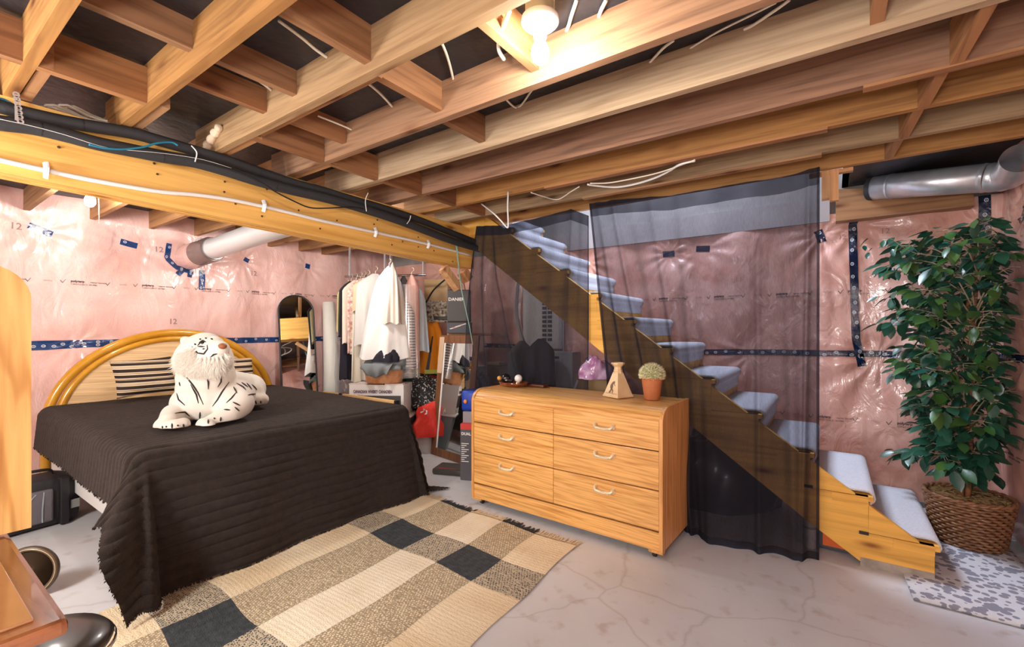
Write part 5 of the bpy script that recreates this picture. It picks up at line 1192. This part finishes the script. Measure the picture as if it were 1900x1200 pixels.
# leaning rectangular mirror
t = thing('wooden_mirror', 'dark wood framed rectangular mirror leaning behind the left end of the dresser', 'mirror', (-3.61, 3.585, 0), atan2(-.11, .62))
MW, MH, LE = .66, 1.31, .10
Tm = Matrix.Rotation(-LE, 4, 'X'); fw = .085
def mbx(a, b, c, d, y0, y1): return MB().rbox(a, b, y0, y1, c, d, .006, Tm)
mbx(0, fw, 0, MH, -.012, .012).build('frame_side', M['mirrorwood'], t, False, True); mbx(MW-fw, MW, 0, MH, -.012, .012).build('frame_side', M['mirrorwood'], t, False, True)
mbx(fw, MW-fw, 0, fw, -.012, .012).build('frame_bottom', M['mirrorwood'], t, False, True); mbx(fw, MW-fw, MH-fw, MH, -.012, .012).build('frame_top', M['mirrorwood'], t, False, True)
mbx(fw-.005, MW-fw+.005, fw-.005, MH-fw+.005, -.003, .002).build('glass', mirror, t, False, True)
mbx(-.001, fw+.001, MH-.42, MH-.02, -.0135, -.0122).build('paper_wrap', mat('kraft_wrap', (.58, .40, .26), .7), t, False, True)
mbx(fw, fw+.018, fw, MH-fw, -.008, -.003).build('bevel', M['ceramic'], t, False, True)
t = thing('bathroom_scale', 'flat black case with red lettering on the floor before the wooden mirror', 'case', (-2.98, 3.24, .0), .35)
MB().rbox(-.16, .2, -.12, .12, .002, .055, .02).build('case', mat('dark_olive_plastic', (.07, .065, .055), .4), t, False, True)
tx = MB(); add_text(tx, 'Mastercraft', .04, lambda x, y, q: (x-.12, y-.09, .0556+q), .0005, .0008); tx.build('red_lettering', mat('red_letter', (.6, .05, .05), .5), t, False, True)
t = thing('tool_carton', 'tall black and grey carton with red top printed DUAL COM beside the dresser', 'box', (-2.70, 3.27, 0), .0)
Rm = Matrix.Rotation(YAW*.6, 4, 'Z'); mb = MB(); mb.box(-.115, .10, -.13, .13, 0, .46, Rm); mb.build('carton', mat('dark_grey_carton', (.085, .08, .095), .5), t, False, True)
MB().box(-.1155, .1005, -.1305, .1305, .46, .51, Rm).build('red_band', mat('red_carton', (.62, .04, .03), .5), t, False, True)
tx = MB(); fnr = lambda x, y, q: tuple(Rm @ Vector((x-.105, -.132-q, y)))
add_text(tx, 'DUAL COM', .035, lambda x, y, q: fnr(x, y+.41, q), .0005, .0012)
for k in range(10): tx.add([fnr(.0, .33-k*.018, 0), fnr(.07-.02*(k % 3), .33-k*.018, 0), fnr(.07-.02*(k % 3), .337-k*.018, 0), fnr(.0, .337-k*.018, 0)], [(0, 1, 2, 3)])
tx.build('print', M['white'], t, False, True)
t = thing('clear_bin', 'small grey translucent bin on the tool carton beside the dresser', 'bin', (-2.72, 3.29, .511)); MB().box(-.10, .09, -.10, .10, 0, .10, Rm).build('bin', mat('grey_bin', (.28, .27, .3), .4), t, False, True)
t = thing('blue_bag', 'bright blue plastic bag with orange logo behind the dresser corner', 'bag', (-2.73, 3.29, .612)); mb = MB(); mb.rbox(-.115, .09, -.09, .10, 0, .19, .03, Rm); mb.build('body', mat('bright_blue', (.01, .05, .42), .45), t, 60, True)
MB().ball(tuple(Rm @ Vector((-.07, -.095, .09))), (.02, .012, .02), 12, 8).build('logo', mat('orange_dot', (.8, .25, .05), .5), t, True, True)
heap('black_plastic_bag', 'glossy black bag heaped between the wooden mirror and the curtain', 'bag', 888, 4.75, .62, .15, .13, .26, M['blackgloss'], 31)
bag('grey_sack', 'pale grey bag standing behind the left curtain panel', 893, 4.9, 0, .3, .25, .62, mat('pale_grey_sack', (.4, .42, .42), .6), handle=False)

# ============================================================ THINGS BEHIND THE CURTAIN
t = thing('electrical_panel', 'grey electrical panel board with rows of breakers seen through the curtain', 'panel', (-2.70, 4.46, 1.1))
MB().box(-.28, .25, -.0, .02, -.35, .80).build('backboard', mat('pale_board', (.62, .62, .58), .7), t, False, True)
MB().rbox(-.06, .24, -.07, -.001, .05, .66, .008).build('cover', mat('grey_enamel', (.60, .61, .60), .4), t, False, True)
for c in (0, 1):
    for k in range(9): MB().box(.03+c*.07, .08+c*.07, -.078, -.0705, .14+k*.05, .172+k*.05).build('breaker', M['black'], t, False, True)
MB().tube(smooth_path([(-.34, 0, 1.2), (-.33, -.02, .9), (-.36, -.02, .5), (-.30, -.02, .2), (-.2, -.02, .0)], 5), .02, 8).build('cable_bundle', mat('grey_bundle', (.35, .33, .3), .6), t, True, True)
t = garment('dark_jacket', 'dark grey jacket hanging low behind the left curtain panel', 1003, 628, 745, 4.25, .26, .30, .18, cm('charcoal_cloth', (.075, .07, .07)), .2, 6, 40, hook=False)
garment('olive_jacket', 'wrinkled olive grey jacket hanging left of the dark jacket behind the curtain', 968, 632, 760, 4.5, .26, .34, .18, cm('olive_grey_cloth', (.12, .115, .10)), .3, 7, 41, hook=False)
t = thing('white_box', 'white box with small dark label behind the curtain left of the stairs', 'box', (PY(1048, 700, 4.1).x, 4.1, .78)); MB().rbox(-.17, .13, -.08, .1, .0, .36, .006).build('box', mat('bluish_white_box', (.60, .62, .68), .6), t, False, True)
MB().box(-.12, -.02, -.083, -.0805, .29, .315).build('label', M['black'], t, False, True)
t = thing('storage_shelf', 'low wooden shelf unit against the back wall behind the curtain', 'shelf', (-2.6, 4.25, 0))
for z in (.30, .74): MB().box(-1.3, .75, -.18, .2, z, z+.035).build('plank', M['darkwood'], t, False, True)
for x in (-1.28, .0, .72): MB().box(x-.02, x+.02, -.17, .19, 0, .74).build('upright', M['post'], t, False, True)
for i, (x, w_, h_, c, lb, ct) in enumerate(((-.9, .24, .16, (.60, .62, .64), 'pale grey box with grid lines at the left end of the low shelf', 'box'), (-.55, .18, .22, (.30, .22, .14), 'brown box second from the left on the low shelf', 'box'), (-1.15, .18, .12, (.28, .14, .10), 'reddish box at the far left of the low shelf', 'box'))):
    q = thing('storage_box', lb, ct, (-2.6+x, 4.2, .776)); MB().rbox(-w_/2, w_/2, -.1, .1, 0, h_, .004).build('carton', mat('shelf_box%d' % i, c, .7), q, False, True)
    MB().box(-w_/2-.003, w_/2+.003, -.103, .103, h_*.8, h_*.8+.012).build('lid_edge', mat('shelf_lid%d' % i, tuple(k*.6 for k in c), .7), q, False, True)
q = PY(1103, 725, 3.75); t = thing('cardboard_box', 'tan cardboard box under the stairs seen through the curtain gap', 'box', (q.x-.0, 3.75, .45)); MB().rbox(-.14, .16, -.1, .14, 0, .52, .004).build('carton', mat('tan_card', (.55, .36, .17), .8), t, False, True)
MB().rbox(-.15, .17, -.11, .15, -.449, -.001, .004).build('lower_carton', mat('tan_card2', (.45, .3, .16), .8), t, False, True)
MB().add([(-.155, -.108, .33), (-.10, -.112, .46), (-.12, -.108, .47), (-.17, -.104, .35)], [(0, 1, 2, 3)]).build('white_flap', M['white'], t, False, True)
heap('purple_bag', 'shiny purple and white bag on the tan box in the curtain gap', 'bag', 1104, 3.62, .975, .13, .11, .17, mat('purple_film', (.30, .12, .28), .25, col2=(.6, .45, .65), ns=9, coat=.5), 51)
heap('black_plastic_sack', 'black plastic sack stuffed under the stairs behind the right curtain', 'bag', 1335, 3.62, 0, .42, .30, .62, mat('black_plastic', (.012, .012, .014), .3, coat=.3), 61, amp=.25)
heap('black_plastic_sack', 'second black sack on the floor behind the dresser and curtain', 'bag', 1215, 3.75, 0, .36, .30, .68, M['black'], 66, amp=.25)
vs, fs = blob_mesh([(Vector((-2.875+.014*k, 1.084+.004*sin(k*2), 2.345+.0055*k)), .020+.006*sin(k*1.7)) for k in range(16)], .008, 3)
mb = MB(); mb.add(vs, fs); fo = thing('spray_foam', 'cream spray foam smeared on the joist end above the black pipes', 'foam', (-2.83, 1.08, 2.36)); mb.build('foam', mat('cream_foam', (.70, .56, .40), .9, bs=50, bst=.6), fo, True)
